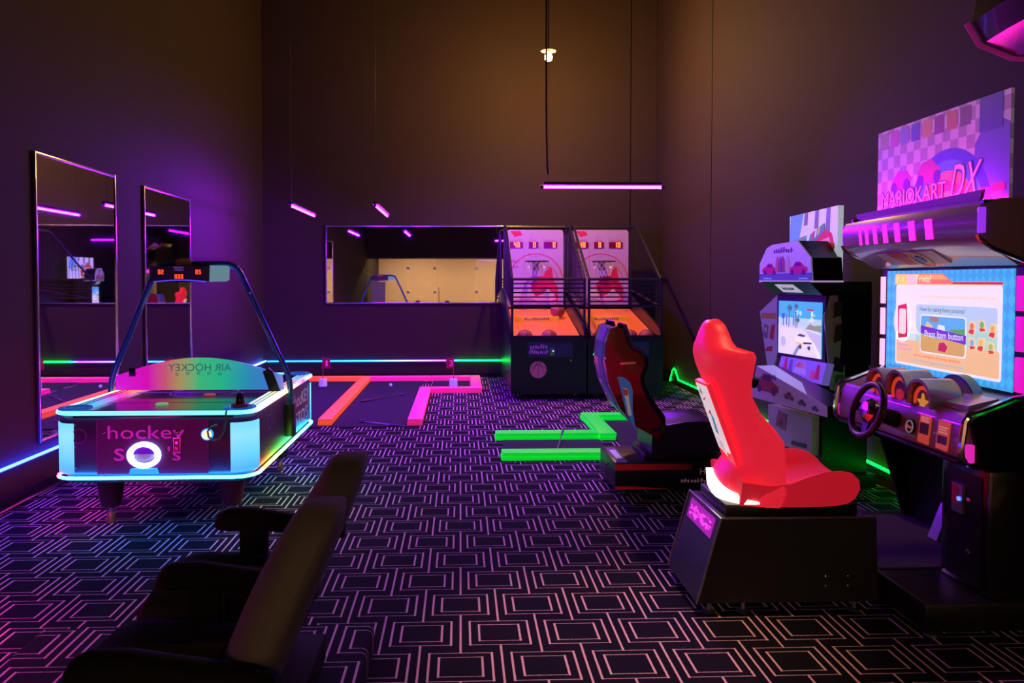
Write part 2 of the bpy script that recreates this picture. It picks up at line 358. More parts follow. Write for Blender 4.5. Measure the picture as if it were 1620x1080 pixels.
# ================================================================== HANGING TUBES AND LAMPS
TUBE = glow('violet_tube', (0.26, 0.00085, 1.0), TUBE_E)
def tube_light(a, b, label):
    a = Vector(a); b = Vector(b); mid = (a+b)/2; d = (b-a).normalized()
    t = thing('tube_light', label, 'tube light', (mid.x, mid.y, a.z), group='hanging violet tube lights')
    MB().cyl(a, b, 0.012, seg=10).build('tube', TUBE, t)
    up = Vector((0,0,0.024)); side = Vector((-d.y, d.x, 0))*0.040
    MB().prism([a+up*0.65-side, a+up*0.65+side, a+up*1.9+side*0.4, a+up*1.9-side*0.4], [b+up*0.65-side, b+up*0.65+side, b+up*1.9+side*0.4, b+up*1.9-side*0.4]).build('batten', MBLACK, t)
    for e, s in ((a, -1), (b, 1)): MB().cyl(e, e + d*0.03*s, 0.016, seg=10).build('end_cap', MBLACK, t)
    for q in (0.04, 0.96):
        p = a + (b-a)*q + up*1.9; MB().tube([p, (p.x, p.y, ZC)], 0.0018, 5).build('hanging_wire', MBLACK, t)
    return t
tube_light((-2.0, 9.44, 2.43), (-2.0, 10.95, 2.43), 'violet tube light hanging nearest the left wall')
tube_light((-1.0, 9.42, 2.43), (-1.0, 10.93, 2.43), 'violet tube light hanging over the middle of the wide mirror')
tc_ = tube_light((0.79, 7.48, 2.43), (1.91, 7.48, 2.43), 'long violet tube light hanging level in front of the basketball machines')
MB().tube([(0.832, 7.48, 2.55), (0.822, 7.48, 2.62), (0.815, 7.48, 3.0), (0.812, 7.48, 3.40), (0.812, 7.48, ZC)], 0.009, 6).build('power_cable', MBLACK, tc_)
t = thing('pendant_bulb', 'bare warm bulb under a small flat disc, hanging on a black cord', 'pendant lamp', (1.18, 10.6, 4.475))
MB().lathe([(0.0,0),(0.028,0.003),(0.046,0.02),(0.052,0.05),(0.044,0.08),(0.024,0.105),(0.016,0.13)], (1.18, 10.6, 4.465)).build('bulb', glow('bulb_glass', (1.0, 0.55, 0.16), 60), t)
MB().lathe([(0.02,0),(0.022,0.03),(0.0,0.05)], (1.18, 10.6, 4.590)).build('socket', MBLACK, t)
MB().lathe([(0.0,0.012),(0.085,0.006),(0.098,0),(0.098,0.005),(0.085,0.012),(0.0,0.02)], (1.18, 10.6, 4.595), seg=28).build('disc', mat('brass_disc', (0.8,0.5,0.2), 0.35, 0.3, var=0.1), t)
MB().tube([(1.18, 10.6, 4.635), (1.18, 10.6, ZC)], 0.008, 6).build('cord', MBLACK, t)
lamp('POINT', 'bulb_light', t, (1.18, 10.6, 4.425), (1.0, 0.47, 0.11), BULB_W, shadow_soft_size=0.06)
def downlight(label, x, y, e, size, tilt=(0,0,0), blend=0.8, col=(1.0,0.52,0.26)):
    t = thing('ceiling_downlight', label, 'downlight', (x, y, ZC), group='ceiling downlights')
    MB().lathe([(0.07,-0.16),(0.08,-0.15),(0.08,0.0)], (x, y, ZC)).build('housing', MBLACK, t)
    MB().lathe([(0.0,-0.165),(0.062,-0.165),(0.062,-0.158)], (x, y, ZC)).build('lens', glow('downlight_lens', col, 8), t)
    lamp('SPOT', 'spot', t, (x, y, ZC-0.18), col, e, spot_size=math.radians(size), spot_blend=blend, shadow_soft_size=0.06, rot=tilt)
downlight('warm ceiling spotlight high above the front of the carpet', 0.75, 3.3, DOWN_W, 21, blend=1.0)

# ================================================================== AIR HOCKEY TABLE
def rr(x0, y0, x1, y1, rad, z, n=6):
    out = []
    for cx_, cy_, a0 in ((x1-rad, y0+rad, -PI/2), (x1-rad, y1-rad, 0), (x0+rad, y1-rad, PI/2), (x0+rad, y0+rad, PI)):
        for k in range(n+1): a = a0 + PI/2*k/n; out.append(Vector((cx_+rad*math.cos(a), cy_+rad*math.sin(a), z)))
    return out
HX0, HX1, HY0, HY1 = -2.45, -1.255, 4.80, 6.75
HK = thing('air_hockey_table', 'air hockey table with glowing led rims, arched divider and overhead scoreboard', 'air hockey table', ((HX0+HX1)/2, (HY0+HY1)/2, 0))
HLAM = mat('hockey_laminate', (0.07, 0.012, 0.07), 0.4, var=0.15, vscale=12)
hl = HY1 - HY0; hy = hl/2
def off(x0, z): return rr(HX0+x0, HY0+x0, HX1-x0, HY1-x0, 0.13-x0*0.6, z)
MB().loft([off(0.012, 0.375), off(0.0, 0.40), off(0.0, 0.70), off(0.02, 0.735)]).build('body', HLAM, HK)
MB().loft([off(0.03, 0.325), off(0.03, 0.378)]).build('underframe', BLACK, HK)
RAMP_TOP = [(0.0, (0.10,0.62,0.9)), (0.06, (0.35,0.8,0.9)), (0.25, (0.7,0.75,0.5)), (0.42, (1.0,0.75,0.25)), (0.55, (1.0,0.5,0.15)), (0.75, (1.0,0.05,0.6)), (0.9, (0.25,0.65,1.0)), (1.0, (0.1,0.5,1.0))]
MB().tube(off(-0.006, 0.752), 0.013, 8, closed=True).build('top_led_rim', ramp_glow('rim_top', 'Y', -hy, hy, RAMP_TOP, RIM_E*0.6), HK)
RAMP_BOT = [(0.0, (0.015,0.35,1.0)), (0.05, (0.03,0.40,1.0)), (0.10, (1.0,0.10,0.01)), (0.2, (0.8,0.35,0.03)), (0.35, (0.12,1.0,0.06)), (0.6, (0.04,1.0,0.25)), (0.85, (0.015,0.45,1.0)), (1.0, (0.03,0.3,1.0))]
rim = off(-0.010, 0.362); nq = len(rim)//4       # corners in order: near right, far right, far left, near left
MB().tube(rim[3*nq+3:] + rim[:3*nq-3], 0.010, 8).build('bottom_led_rim', ramp_glow('rim_bottom', 'Y', -hy, hy, RAMP_BOT, RIM_E*7), HK)
MB().tube(rim[3*nq-4:3*nq+4], 0.010, 8).build('bottom_led_rim', glow('rim_bottom_pink', (1.0, 0.02, 0.55), RIM_E*7), HK)
# corner lights: curved lit panels
cyan = ramp_glow('corner_light', 'Z', 0.37, 0.72, [(0.0, (0.02,0.25,1.0)), (0.3, (0.10,0.60,0.95)), (0.7, (0.25,0.75,0.90)), (1.0, (0.10,0.65,0.95))], 1.05, base=(0.3,0.5,0.6))
for cx_, cy_, a0 in ((HX1-0.13, HY0+0.13, -PI/2), (HX1-0.13, HY1-0.13, 0), (HX0+0.13, HY1-0.13, PI/2), (HX0+0.13, HY0+0.13, PI)):
    rings = []
    for z in (0.39, 0.69):
        q = []
        for R_, ks in ((0.137, range(0, 9)), (0.124, range(8, -1, -1))):
            for k in ks: a = a0 + PI/2*(k/8*1.02-0.01); q.append(Vector((cx_+R_*math.cos(a), cy_+R_*math.sin(a), z)))
        rings.append(q)
    cl = MB().loft(rings).build('corner_light', cyan, HK)
# playfield, rails
PF = mat('playfield', (0.020, 0.014, 0.075), 0.2, var=0.2, vscale=6, coat=0.4)
MB().box((HX0+0.10, HY0+0.09, 0.725), (HX1-0.10, HY1-0.09, 0.738)).build('playfield', PF, HK)
fz = Fr((HX0, HY0, 0.7382), (1,0,0), (0,1,0)); ml = MB()
ml.quad(fz, 0.1, hy-0.012, HX1-HX0-0.1, hy+0.012, 0, 0.001); ml.ring(fz, (HX1-HX0)/2, hy, 0.24, 0.225, 0, 0.001)
for yy in (0.50, hl-0.50): ml.quad(fz, 0.1, yy-0.006, HX1-HX0-0.1, yy+0.006, 0, 0.001)
ml.build('field_lines', mat('field_line', (0.30,0.22,0.55), 0.3), HK)
RAMP_RAIL = [(0.0, (0.03,0.42,0.9)), (0.15, (0.03,0.50,0.85)), (0.24, (0.25,0.30,0.9)), (0.34, (0.9,0.03,0.75)), (0.42, (1.0,0.12,0.2)), (0.48, (1.0,0.30,0.04)), (1.0, (1.0,0.3,0.05))]
RAMP_RAILR = [(0.0, (0.6,0.9,1.0)), (0.3, (0.9,0.95,0.85)), (0.55, (1.0,0.95,0.35)), (0.68, (1.0,0.30,0.05)), (0.8, (0.3,0.7,1.0)), (1.0, (0.1,0.5,1.0))]
for x0, x1, xi, rp, nm in ((HX0+0.012, HX0+0.105, HX0+0.125, RAMP_RAIL, 'l'), (HX1-0.105, HX1-0.012, HX1-0.125, RAMP_RAILR, 'r')):
    lo = min(x0, x1, xi); hi = max(x0, x1, xi)
    m = ramp_glow('rail_' + nm, 'Y', -hy+0.1, hy-0.1, rp, 1.05, base=(0.2,0.2,0.25))
    sgn = 1 if nm == 'l' else -1; e = x1 if nm == 'l' else x0; o_ = x0 if nm == 'l' else x1
    MB().prism([(o_, HY0+0.14, 0.735), (e, HY0+0.14, 0.70), (e+sgn*0.02, HY0+0.14, 0.70), (e, HY0+0.14, 0.758), (o_, HY0+0.14, 0.762)],
               [(o_, HY1-0.14, 0.735), (e, HY1-0.14, 0.70), (e+sgn*0.02, HY1-0.14, 0.70), (e, HY1-0.14, 0.758), (o_, HY1-0.14, 0.762)]).build('side_rail', m, HK)
    gr = MB()
    for q in (0.3, 0.62): xx = o_ + (e-o_)*q; gr.box((xx-0.002, HY0+0.14, 0.760), (xx+0.002, HY1-0.14, 0.7635))
    gr.build('rail_groove', BLACK, HK)
for y0, y1 in ((HY0+0.012, HY0+0.10), (HY1-0.10, HY1-0.012)):
    MB().box((HX0+0.12, y0, 0.70), (HX1-0.12, y1, 0.757), 0.006).build('end_rail', GLOSSB, HK)
PAD = mat('corner_pad_blue', (0.02, 0.16, 0.42), 0.15, emit=(0.02,0.20,0.9), es=0.25)
for cx_ in (HX0+0.10, HX1-0.10):
    for cy_ in (HY0+0.095, HY1-0.095):
        c = MB().lathe([(0.0,0),(0.094,0),(0.098,0.006),(0.094,0.013),(0.072,0.013),(0.068,0.006),(0.0,0.006)], (cx_, cy_, 0.763), seg=24).build('mallet_holder', PAD, HK)
# front panel
FP = FY(HX0, HY0, 0)                    # a = metres from the left end of the front
fp = MB().poly(FP, [(0.27,0.385),(0.93,0.385),(0.93,0.715),(0.27,0.715)], 0.0, 0.006).build('front_panel', mat('front_panel_magenta_light', (0.16,0.012,0.13), 0.5, var=0.2, vscale=10), HK)  # magenta light from the goal ring put into the base colour
seam = MB()
for a in (0.27, 0.93): seam.quad(FP, a-0.002, 0.39, a+0.002, 0.71, 0.006, 0.0075)
seam.build('panel_seam', mat('seam_pink', (0.30,0.06,0.25), 0.4), fp)
LET = glow('hockey_letter_pink', (0.55, 0.010, 0.42), 0.75)  # pink print; the led light on it is put in as emission
MB().text(FP, 'hockey', 0.335, 0.572, 0.105, 0.455, c1=0.009).build('lettering', LET, fp)
MB().text(FP, 's', 0.372, 0.465, 0.075, 0.06, c1=0.009).build('lettering', LET, fp); MB().text(FP, "'s", 0.69, 0.465, 0.085, 0.075, c1=0.009).build('lettering', LET, fp)
gx = 0.55
RINGM = glow('goal_ring_light', (0.30, 0.50, 1.0), 6.0)
rings = []
for t_ in [2*PI*k/32 for k in range(33)]:
    rings.append([FP.p(gx + a*math.cos(t_), 0.50 + b*math.sin(t_), c) for a, b, c in ((0.100,0.080,0.006),(0.098,0.078,0.026),(0.088,0.070,0.032),(0.070,0.053,0.028),(0.066,0.049,0.006))])
g = MB().loft(rings, cap=False).build('goal_ring', RINGM, HK)
bolts = MB()
for k in range(4): a = k*PI/2; bolts.ball(FP.p(gx+0.084*math.cos(a), 0.50+0.066*math.sin(a), 0.030), 0.004, 8)
bolts.build('bolt', STEEL, g)
MB().poly(FP, [(gx+0.064*math.cos(t_), 0.505+0.045*math.sin(t_)) for t_ in [PI*k/12 for k in range(13)]], 0.004, 0.012).build('puck_slot', mat('slot_violet', (0.05,0.01,0.22), 0.3, emit=(0.05,0.0,0.45), es=0.5), HK)
MB().poly(FP, [(gx+0.064*math.cos(t_), 0.505+0.045*math.sin(t_)) for t_ in [PI+PI*k/12 for k in range(13)]], 0.004, 0.012).build('puck_tray', mat('tray_pale', (0.5,0.6,0.7), 0.3), HK)
MB().poly(FP, [(gx-0.075,0.42),(gx-0.085,0.39),(gx+0.085,0.39),(gx+0.075,0.42)], 0.006, 0.03).build('puck_return', glow('return_cyan', (0.02,0.45,0.95), 0.9), HK)
for a, b, ra in ((0.165, 0.615, 0.045), (1.02, 0.615, 0.0)):
    if ra: MB().ring(FP, a, b, ra, ra-0.006, 0, 0.006).build('speaker_ring', mat('speaker_ring_plum', (0.25,0.04,0.25), 0.3), HK)
MB().disc(FP, 0.925, 0.622, 0.036, 0, 0.012).build('button_bezel', glow('bezel_blue', (0.02,0.35,1.0), 1.2), HK)
MB().lathe([(0.028,0.0),(0.028,0.014),(0.02,0.020),(0.0,0.022)], FP.p(0.925,0.622,0.008), (0,-1,0)).build('start_button', glow('button_white', (1.0,0.75,0.40), 1.3), HK)
cs = MB().quad(FP, 0.725, 0.515, 0.768, 0.605, 0.006, 0.016).build('coin_slot', CHROME, HK)
MB().quad(FP, 0.730, 0.520, 0.763, 0.600, 0.016, 0.018).build('coin_plate', mat('coin_red', (0.45,0.01,0.05), 0.3), cs)
MB().disc(FP, 0.747, 0.575, 0.009, 0.018, 0.024).quad(FP, 0.738, 0.53, 0.756, 0.548, 0.018, 0.022).build('coin_mech', CHROME, cs)
MB().lathe([(0.012,0),(0.012,0.006),(0.004,0.010),(0,0.010)], FP.p(0.747, 0.635, 0.006), (0,-1,0)).build('lock', CHROME, HK)
MB().lathe([(0.010,0),(0.010,0.006),(0.004,0.009),(0,0.009)], FP.p(0.315, 0.635, 0.006), (0,-1,0)).build('lock', CHROME, HK)
scr = MB()
for a in (0.14, 1.07):
    for b in (0.42, 0.55, 0.68): scr.ball(FP.p(a, b, 0.001), 0.005, 8)
scr.build('screw', STEEL, HK)
# right side lettering
FS = Fr((HX1, HY0, 0), (0,1,0), (0,0,1)); FSM = ramp_glow('side_letter', 'Y', 0.2, hy, [(0,(0.30,0.05,0.45)),(0.4,(0.45,0.35,0.25)),(0.7,(0.08,0.20,0.75)),(1,(0.4,0.05,0.4))], 0.45, base=(0.35,0.25,0.45))
sl = MB(); sl.text(FS, 'hocKEY', 1.20, 0.575, 0.10, 0.55, c1=0.003); sl.text(FS, "STO'S", 1.22, 0.435, 0.10, 0.48, c1=0.003); sl.build('side_lettering', FSM, HK)
MB().ring(FS, 0.42, 0.62, 0.05, 0.043, 0, 0.003).build('speaker_ring', mat('speaker_ring_navy', (0.08,0.10,0.35), 0.3), HK)
# legs with feet
for x, y in ((-2.236,5.10), (-1.47,5.10), (-2.236,6.45), (-1.47,6.45)):
    lg = MB().lathe([(0.055,0.11),(0.060,0.115),(0.095,0.33),(0.095,0.345)], (x, y, 0), seg=20).build('leg', mat('leg_maroon', (0.05,0.008,0.03), 0.35, var=0.1), HK)
    MB().lathe([(0.026,0.075),(0.030,0.08),(0.030,0.112)], (x, y, 0), seg=14).build('leveller', CHROME, lg)
    MB().lathe([(0.028,0.0),(0.030,0.004),(0.026,0.05),(0.018,0.08)], (x, y, 0), seg=14).build('foot', mat('foot_copper', (0.45,0.18,0.12), 0.3, 0.6), lg)
# arch, divider, scoreboard
AY = 5.72; ax0, ax1 = HX0-0.045, HX1+0.030
BLUEP = mat('arch_blue_paint', (0.02, 0.12, 0.42), 0.22, 0.3, var=0.1, coat=0.5)
def bend(pts, rad=0.10):
    out = []
    pts = [Vector(p) for p in pts]; out.append(pts[0])
    for a, b, c in zip(pts, pts[1:], pts[2:]):
        p0 = b + (a-b).normalized()*rad; p2 = b + (c-b).normalized()*rad
        for k in range(6): t = k/5; out.append(p0*(1-t)**2 + b*2*t*(1-t) + p2*t*t)
    out.append(pts[-1]); return out
MB().tube(bend([(ax1, AY, 0.50), (ax1, AY, 0.84), (-1.60, AY, 1.665), (-2.15, AY, 1.665), (ax0, AY, 0.84), (ax0, AY, 0.50)], 0.085), 0.021, 10).build('arch', BLUEP, HK)
for x in (ax0, ax1): MB().box((x-0.03, AY-0.05, 0.43), (x+0.03, AY+0.05, 0.665), 0.006).build('arch_bracket', BLACK, HK)
cb_ = MB()
for x, z in ((-1.58, 1.65), (-1.50, 1.46), (-2.16,1.66), (-2.22,1.55)): cb_.ball((x, AY-0.023, z), 0.007, 8)
cb_.build('arch_bolt', CHROME, HK)
DV = [(x, 0.795 + 0.02 + 0.185*math.sin(PI*(0.10+0.80*i/24))**1.0) for i, x in enumerate([HX0+0.015 + (HX1-HX0-0.03)*k/24 for k in range(25)])]
div = MB().ext([(HX0+0.005, 0.77), (HX1-0.005, 0.77)] + DV[::-1], 'Y', AY-0.05, AY-0.038).build('divider',
    ramp_glow('divider_glow', 'X', -0.60, 0.60, [(0,(0.75,0.0,0.75)),(0.2,(0.75,0.0,0.50)),(0.30,(0.65,0.10,0.20)),(0.38,(0.45,0.30,0.12)),(0.50,(0.05,0.52,0.22)),(0.62,(0.02,0.52,0.26)),(0.78,(0.02,0.30,0.52)),(0.92,(0.05,0.18,0.70)),(1,(0.25,0.26,0.80))], 0.85, base=(0.03,0.03,0.04)), HK)
DF = FY(HX0, AY-0.050, 0); EMB = mat('embossed_teal', (0.05,0.22,0.30), 0.3, emit=(0.03,0.17,0.25), es=0.5)
MB().text(DF, 'AIR HOCKEY', 0.38, 0.905, 0.052, 0.44, c1=0.0015, mirror=True).build('embossed_lettering', EMB, div)
st = MB()
for k in range(5):
    a0 = 0.44 + 0.075*k; b0 = 0.872 + (0.012, 0.017, 0.020, 0.017, 0.012)[k]
    P_ = [(a0 + (0.014 if j % 2 == 0 else 0.006)*math.sin(j*PI/5), b0 + (0.014 if j % 2 == 0 else 0.006)*math.cos(j*PI/5)) for j in range(10)]
    st.arc(DF, P_ + [P_[0]], 0.0028, 0, 0.0015)
st.build('embossed_star', EMB, div)
for x, s in ((HX0+0.05, 1), (HX1-0.05, -1)):
    MB().prism([(x-0.025*s, AY-0.065, 0.75), (x+0.05*s, AY-0.065, 0.75), (x+0.10*s, AY-0.065, 0.90), (x+0.06*s, AY-0.065, 0.925), (x+0.03*s, AY-0.065, 0.90)],
               [(x-0.025*s, AY-0.025, 0.75), (x+0.05*s, AY-0.025, 0.75), (x+0.10*s, AY-0.025, 0.90), (x+0.06*s, AY-0.025, 0.925), (x+0.03*s, AY-0.025, 0.90)]).build('divider_clamp', BLACK, HK) if s < 0 else \
    MB().box((x+0.06, AY-0.07, 0.87), (x+0.10, AY-0.02, 0.93), 0.004).build('divider_clamp', BLACK, HK)
SB = Fr((-2.18, AY-0.075, 1.535), (1,0,0), (0,-0.04,1))
sbx = MB().poly(SB, [(0,0.01),(0.0,0.115),(0.415,0.115),(0.415,0.01),(0.30,0.0),(0.10,0.0)], -0.10, 0.0).build('scoreboard', mat('scoreboard_face', (0.05,0.035,0.045), 0.3, var=0.1), HK)
DIG = glow('led_digit_red', (1.0, 0.06, 0.02), 2.2)
dg_ = MB(); dg_.seg7(SB, '02', 0.058, 0.058, 0.030); dg_.seg7(SB, '05', 0.318, 0.058, 0.030); dg_.seg7(SB, '000', 0.172, 0.026, 0.030); dg_.build('score_digits', DIG, sbx)
sl = MB(); sl.text(SB, 'HOCKEY', 0.165, 0.098, 0.012, 0.075); sl.text(SB, "STAR'S", 0.172, 0.080, 0.011, 0.062); sl.build('scoreboard_lettering', glow('logo_violet', (0.30,0.12,0.75), 0.6), sbx)
MB().arc(SB, [(0.03+0.036*k, 0.004+0.012*math.sin(PI*k/10)) for k in range(11)], 0.007, 0, 0.004).build('scoreboard_led', glow('sb_led', (0.10,0.06,1.0), 1.2), sbx)
sc_ = MB()
for a, b in ((0.012,0.05),(0.04,0.108),(0.37,0.108),(0.405,0.05),(0.36,0.012)): sc_.ball(SB.p(a,b,0.0), 0.0035, 8)
sc_.build('screw', CHROME, sbx)
pod = [SB.p(0.418, 0.004, 0), SB.p(0.535, 0.006, 0), SB.p(0.552, 0.02, 0), SB.p(0.556, 0.105, 0), SB.p(0.545, 0.117, 0), SB.p(0.425, 0.120, 0)]
MB().prism(pod, [p + Vector((0,-0.02,0)) for p in pod]).build('acrylic_pod', mat('acrylic_pod', (0.35,0.55,0.55), 0.12, emit=(0.10,0.25,0.24), es=0.8), sbx)
MB().box((-2.02, AY-0.024, 1.645), (-1.91, AY+0.024, 1.692)).build('tape', mat('brown_tape', (0.42,0.22,0.11), 0.6, var=0.1), HK)
# pucks and mallets
for x, y, z, m, lb in ((-1.94, 5.19, 0.7395, mat('puck_green', (0.25,0.75,0.30), 0.3, emit=(0.3,0.9,0.35), es=0.35), 'pale green puck lying on the near half of the hockey table'),
                    (-1.76, 5.60, 0.7395, mat('puck_red', (0.75,0.15,0.2), 0.3, emit=(0.9,0.1,0.2), es=0.25), 'red puck lying close to the divider of the hockey table')):
    pk = MB().lathe([(0.0,0),(0.037,0),(0.040,0.003),(0.040,0.009),(0.037,0.012),(0.030,0.010),(0,0.010)], (x, y, z), seg=24)
    single(pk, 'puck', m, lb, 'puck', (x, y, z))
def mallet(x, y, z, label, cord):
    t = thing('mallet', label, 'mallet', (x, y, z))
    MB().lathe([(0.0,0),(0.052,0),(0.055,0.006),(0.053,0.018),(0.044,0.021),(0.0,0.021)], (x,y,z), seg=24).build('base', mat('mallet_red', (0.5,0.06,0.04), 0.3), t)
    MB().lathe([(0.030,0.019),(0.026,0.045),(0.024,0.065),(0.017,0.082),(0.0,0.088)], (x,y,z), seg=18).build('grip', GLOSSB, t)
    if cord: MB().tube(cord, 0.006, 7).build('cord', mat('cord_green', (0.10,0.30,0.16), 0.4), t)
cp = [FP.p(a, b, c) for a, b, c in ((1.045,0.765,-0.06),(1.043,0.760,0.02),(1.040,0.70,0.03),(1.030,0.64,0.03),(1.005,0.60,0.03),(0.97,0.59,0.03),(0.94,0.61,0.03),(0.935,0.645,0.03),(0.955,0.672,0.025),(0.985,0.680,0.004))]
mallet(HX1-0.10, HY0+0.095, 0.772, 'black mallet with red base standing on the near right corner of the hockey table', cp)
mallet(HX0+0.16, HY1-0.25, 0.7645, 'black mallet with red base resting on the left rail behind the divider', None)

# ================================================================== MINI GOLF
def neon(name, c, base, e): return mat(name, base, 0.55, emit=c, es=e, var=0.10, vscale=14, bump=0.1, bscale=60)
ORANGE = neon('fluorescent_orange', (1.0, 0.085, 0.02), (1.0, 0.22, 0.03), 0.62)
PINK = neon('fluorescent_pink', (1.0, 0.02, 0.20), (1.0, 0.10, 0.35), 0.42)
GREEN = neon('fluorescent_green', (0.0, 0.66, 0.025), (0.01, 0.8, 0.05), 0.72)
def board(x0, y0, x1, y1, m, label, h=0.072):
    """two planks laid flat on top of each other"""
    t = thing('border_board', label, 'border board', ((x0+x1)/2, (y0+y1)/2, 0))
    for k in range(2):
        j = 0.003*(k*2-1)
        MB().box((x0+j, y0-j, k*h/2+(0.0015 if k else 0.0)), (x1+j, y1-j, (k+1)*h/2), 0.005).build('plank', m, t)
    return t
board(-1.52, 8.44, -1.375, 12.10, ORANGE, 'long orange board between the two numbered golf holes, pointing at the viewer')
board(-2.95, 12.105, -1.46, 12.26, ORANGE, 'orange board along the back wall behind golf flag one')
board(-1.455, 12.105, -0.45, 12.26, PINK, 'pink back board right of the long orange one')
board(-0.445, 12.105, 0.145, 12.26, PINK, 'pink back board behind golf flag three')
board(0.15, 10.97, 0.30, 12.26, PINK, 'short pink board closing the right end of golf hole three')
board(-0.40, 10.82, 0.30, 10.965, PINK, 'pink board across the front of golf flag three')
board(-0.565, 8.40, -0.405, 10.965, PINK, 'long pink board pointing at the viewer right of the dark putting mat')
board(0.34, 7.58, 1.345, 7.74, GREEN, 'upper of the two green boards lying crosswise')
board(1.35, 7.56, 1.51, 8.60, GREEN, 'green board joining the crosswise board to the far one')
board(1.34, 8.605, 2.33, 8.76, GREEN, 'far green board behind the red cockpit seat')
board(2.335, 6.90, 2.49, 8.76, GREEN, 'green board running away beside the right wall')
board(0.355, 6.72, 2.33, 6.88, GREEN, 'lower of the two green boards, nearest the viewer')
FELT = mat('dark_felt', (0.012, 0.010, 0.022), 0.95, var=0.3, vscale=60, bump=0.2, bscale=700)
for x0, y0, x1, y1, lb in ((-1.37, 8.33, -0.57, 12.10, 'dark putting mat between the orange and the pink boards'), (-2.98, 8.33, -1.525, 12.10, 'dark putting mat left of the long orange board'),
                       (-0.40, 10.97, 0.145, 12.10, 'small dark putting mat around golf flag three'), (0.40, 6.885, 1.345, 7.575, 'dark putting mat between the two crosswise green boards'), (1.515, 6.885, 2.33, 8.60, 'dark putting mat inside the green boards by the right wall')):
    mb = MB().box((x0, y0, 0.0), (x1, y1, 0.007)); single(mb, 'putting_mat', FELT, lb, 'putting mat', ((x0+x1)/2, (y0+y1)/2, 0))
CUPW = mat('uv_white_plastic', (0.75, 0.70, 0.95), 0.4, emit=(0.22, 0.16, 0.75), es=0.6)
FLAGR = mat('flag_red', (0.30, 0.01, 0.03), 0.6, var=0.1)
NUM = glow('flag_number_pink', (0.75, 0.02, 0.55), 0.9)
def golf_flag(x, y, n, face, label):
    t = thing('golf_flag', label, 'golf flag', (x, y, 0.007))
    MB().lathe([(0.0,0.007),(0.060,0.007),(0.062,0.012),(0.056,0.112),(0.050,0.114),(0.0,0.108)], (x, y, 0), seg=20).build('cup', CUPW, t)
    MB().cyl((x, y, 0.10), (x, y, 0.44), 0.006, 0.005, 8).build('pole', mat('pole_red', (0.35,0.06,0.05), 0.5), t)
    fr = Fr((x, y-0.004, 0.27), (1,0,0), (0,0,1)); s = 1 if face > 0 else -1
    fl = MB().poly(fr, [(-0.01*s,0.0),(0.105*s,-0.006),(0.108*s,0.142),(-0.01*s,0.150)], -0.004, 0.004).build('flag', FLAGR, t)
    MB().text(fr, n, 0.045 if s > 0 else -0.058, 0.030, 0.085, 0.026 if n == '1' else 0.05, c1=0.006).build('number', NUM, fl)
golf_flag(-2.0, 11.55, '1', 1, 'golf cup flag standing left of the long orange board')
golf_flag(-0.10, 11.50, '3', -1, 'golf cup flag standing inside the pink boards')
BALLW = mat('uv_white_ball', (0.7, 0.7, 0.95), 0.35, emit=(0.20, 0.18, 0.8), es=0.5)
single(MB().ball((-1.01, 11.47, 0.031), 0.024, 14), 'golf_ball', BALLW, 'bluish white golf ball on the putting mat in front of the pink back board', 'golf ball', (-1.01, 11.47, 0.007))
single(MB().ball((-2.35, 11.10, 0.031), 0.024, 14), 'golf_ball', BALLW, 'bluish white golf ball on the mat left of flag one, seen in the mirror', 'golf ball', (-2.35, 11.10, 0.007))
def putter(grip, head, label, hz=0.012, gz=0.02):
    g_ = Vector((*grip, gz)); h = Vector((*head, hz)); d = (h-g_).normalized()
    t = thing('putter', label, 'putter', (head[0], head[1], 0))
    MB().tube([g_, g_ + d*0.25], [0.013, 0.010], 8).build('grip', mat('grip_violet', (0.10,0.05,0.13), 0.7), t)
    MB().tube([g_ + d*0.25, h], [0.0065, 0.0055], 8).build('shaft', STEEL, t)
    n = Vector((-d.y, d.x, 0)).normalized(); q = [h - n*0.055 + d*0.014, h + n*0.045 + d*0.014, h + n*0.045 - d*0.014, h - n*0.055 - d*0.014]
    MB().prism([p + Vector((0,0,-0.008)) for p in q], [p + Vector((0,0,0.016)) for p in q]).build('head', mat('putter_head', (0.22,0.15,0.30), 0.3, 0.7), t)
putter((-0.54, 8.20), (-1.06, 8.58), 'putter lying with its head on the near edge of the dark mat', 0.017, 0.024)
putter((-1.26, 9.98), (-0.79, 10.58), 'putter lying across the middle of the dark mat', 0.017, 0.022)
putter((1.02, 7.70), (0.86, 7.0), 'putter leaning with its grip on the upper crosswise green board', 0.017, 0.108)

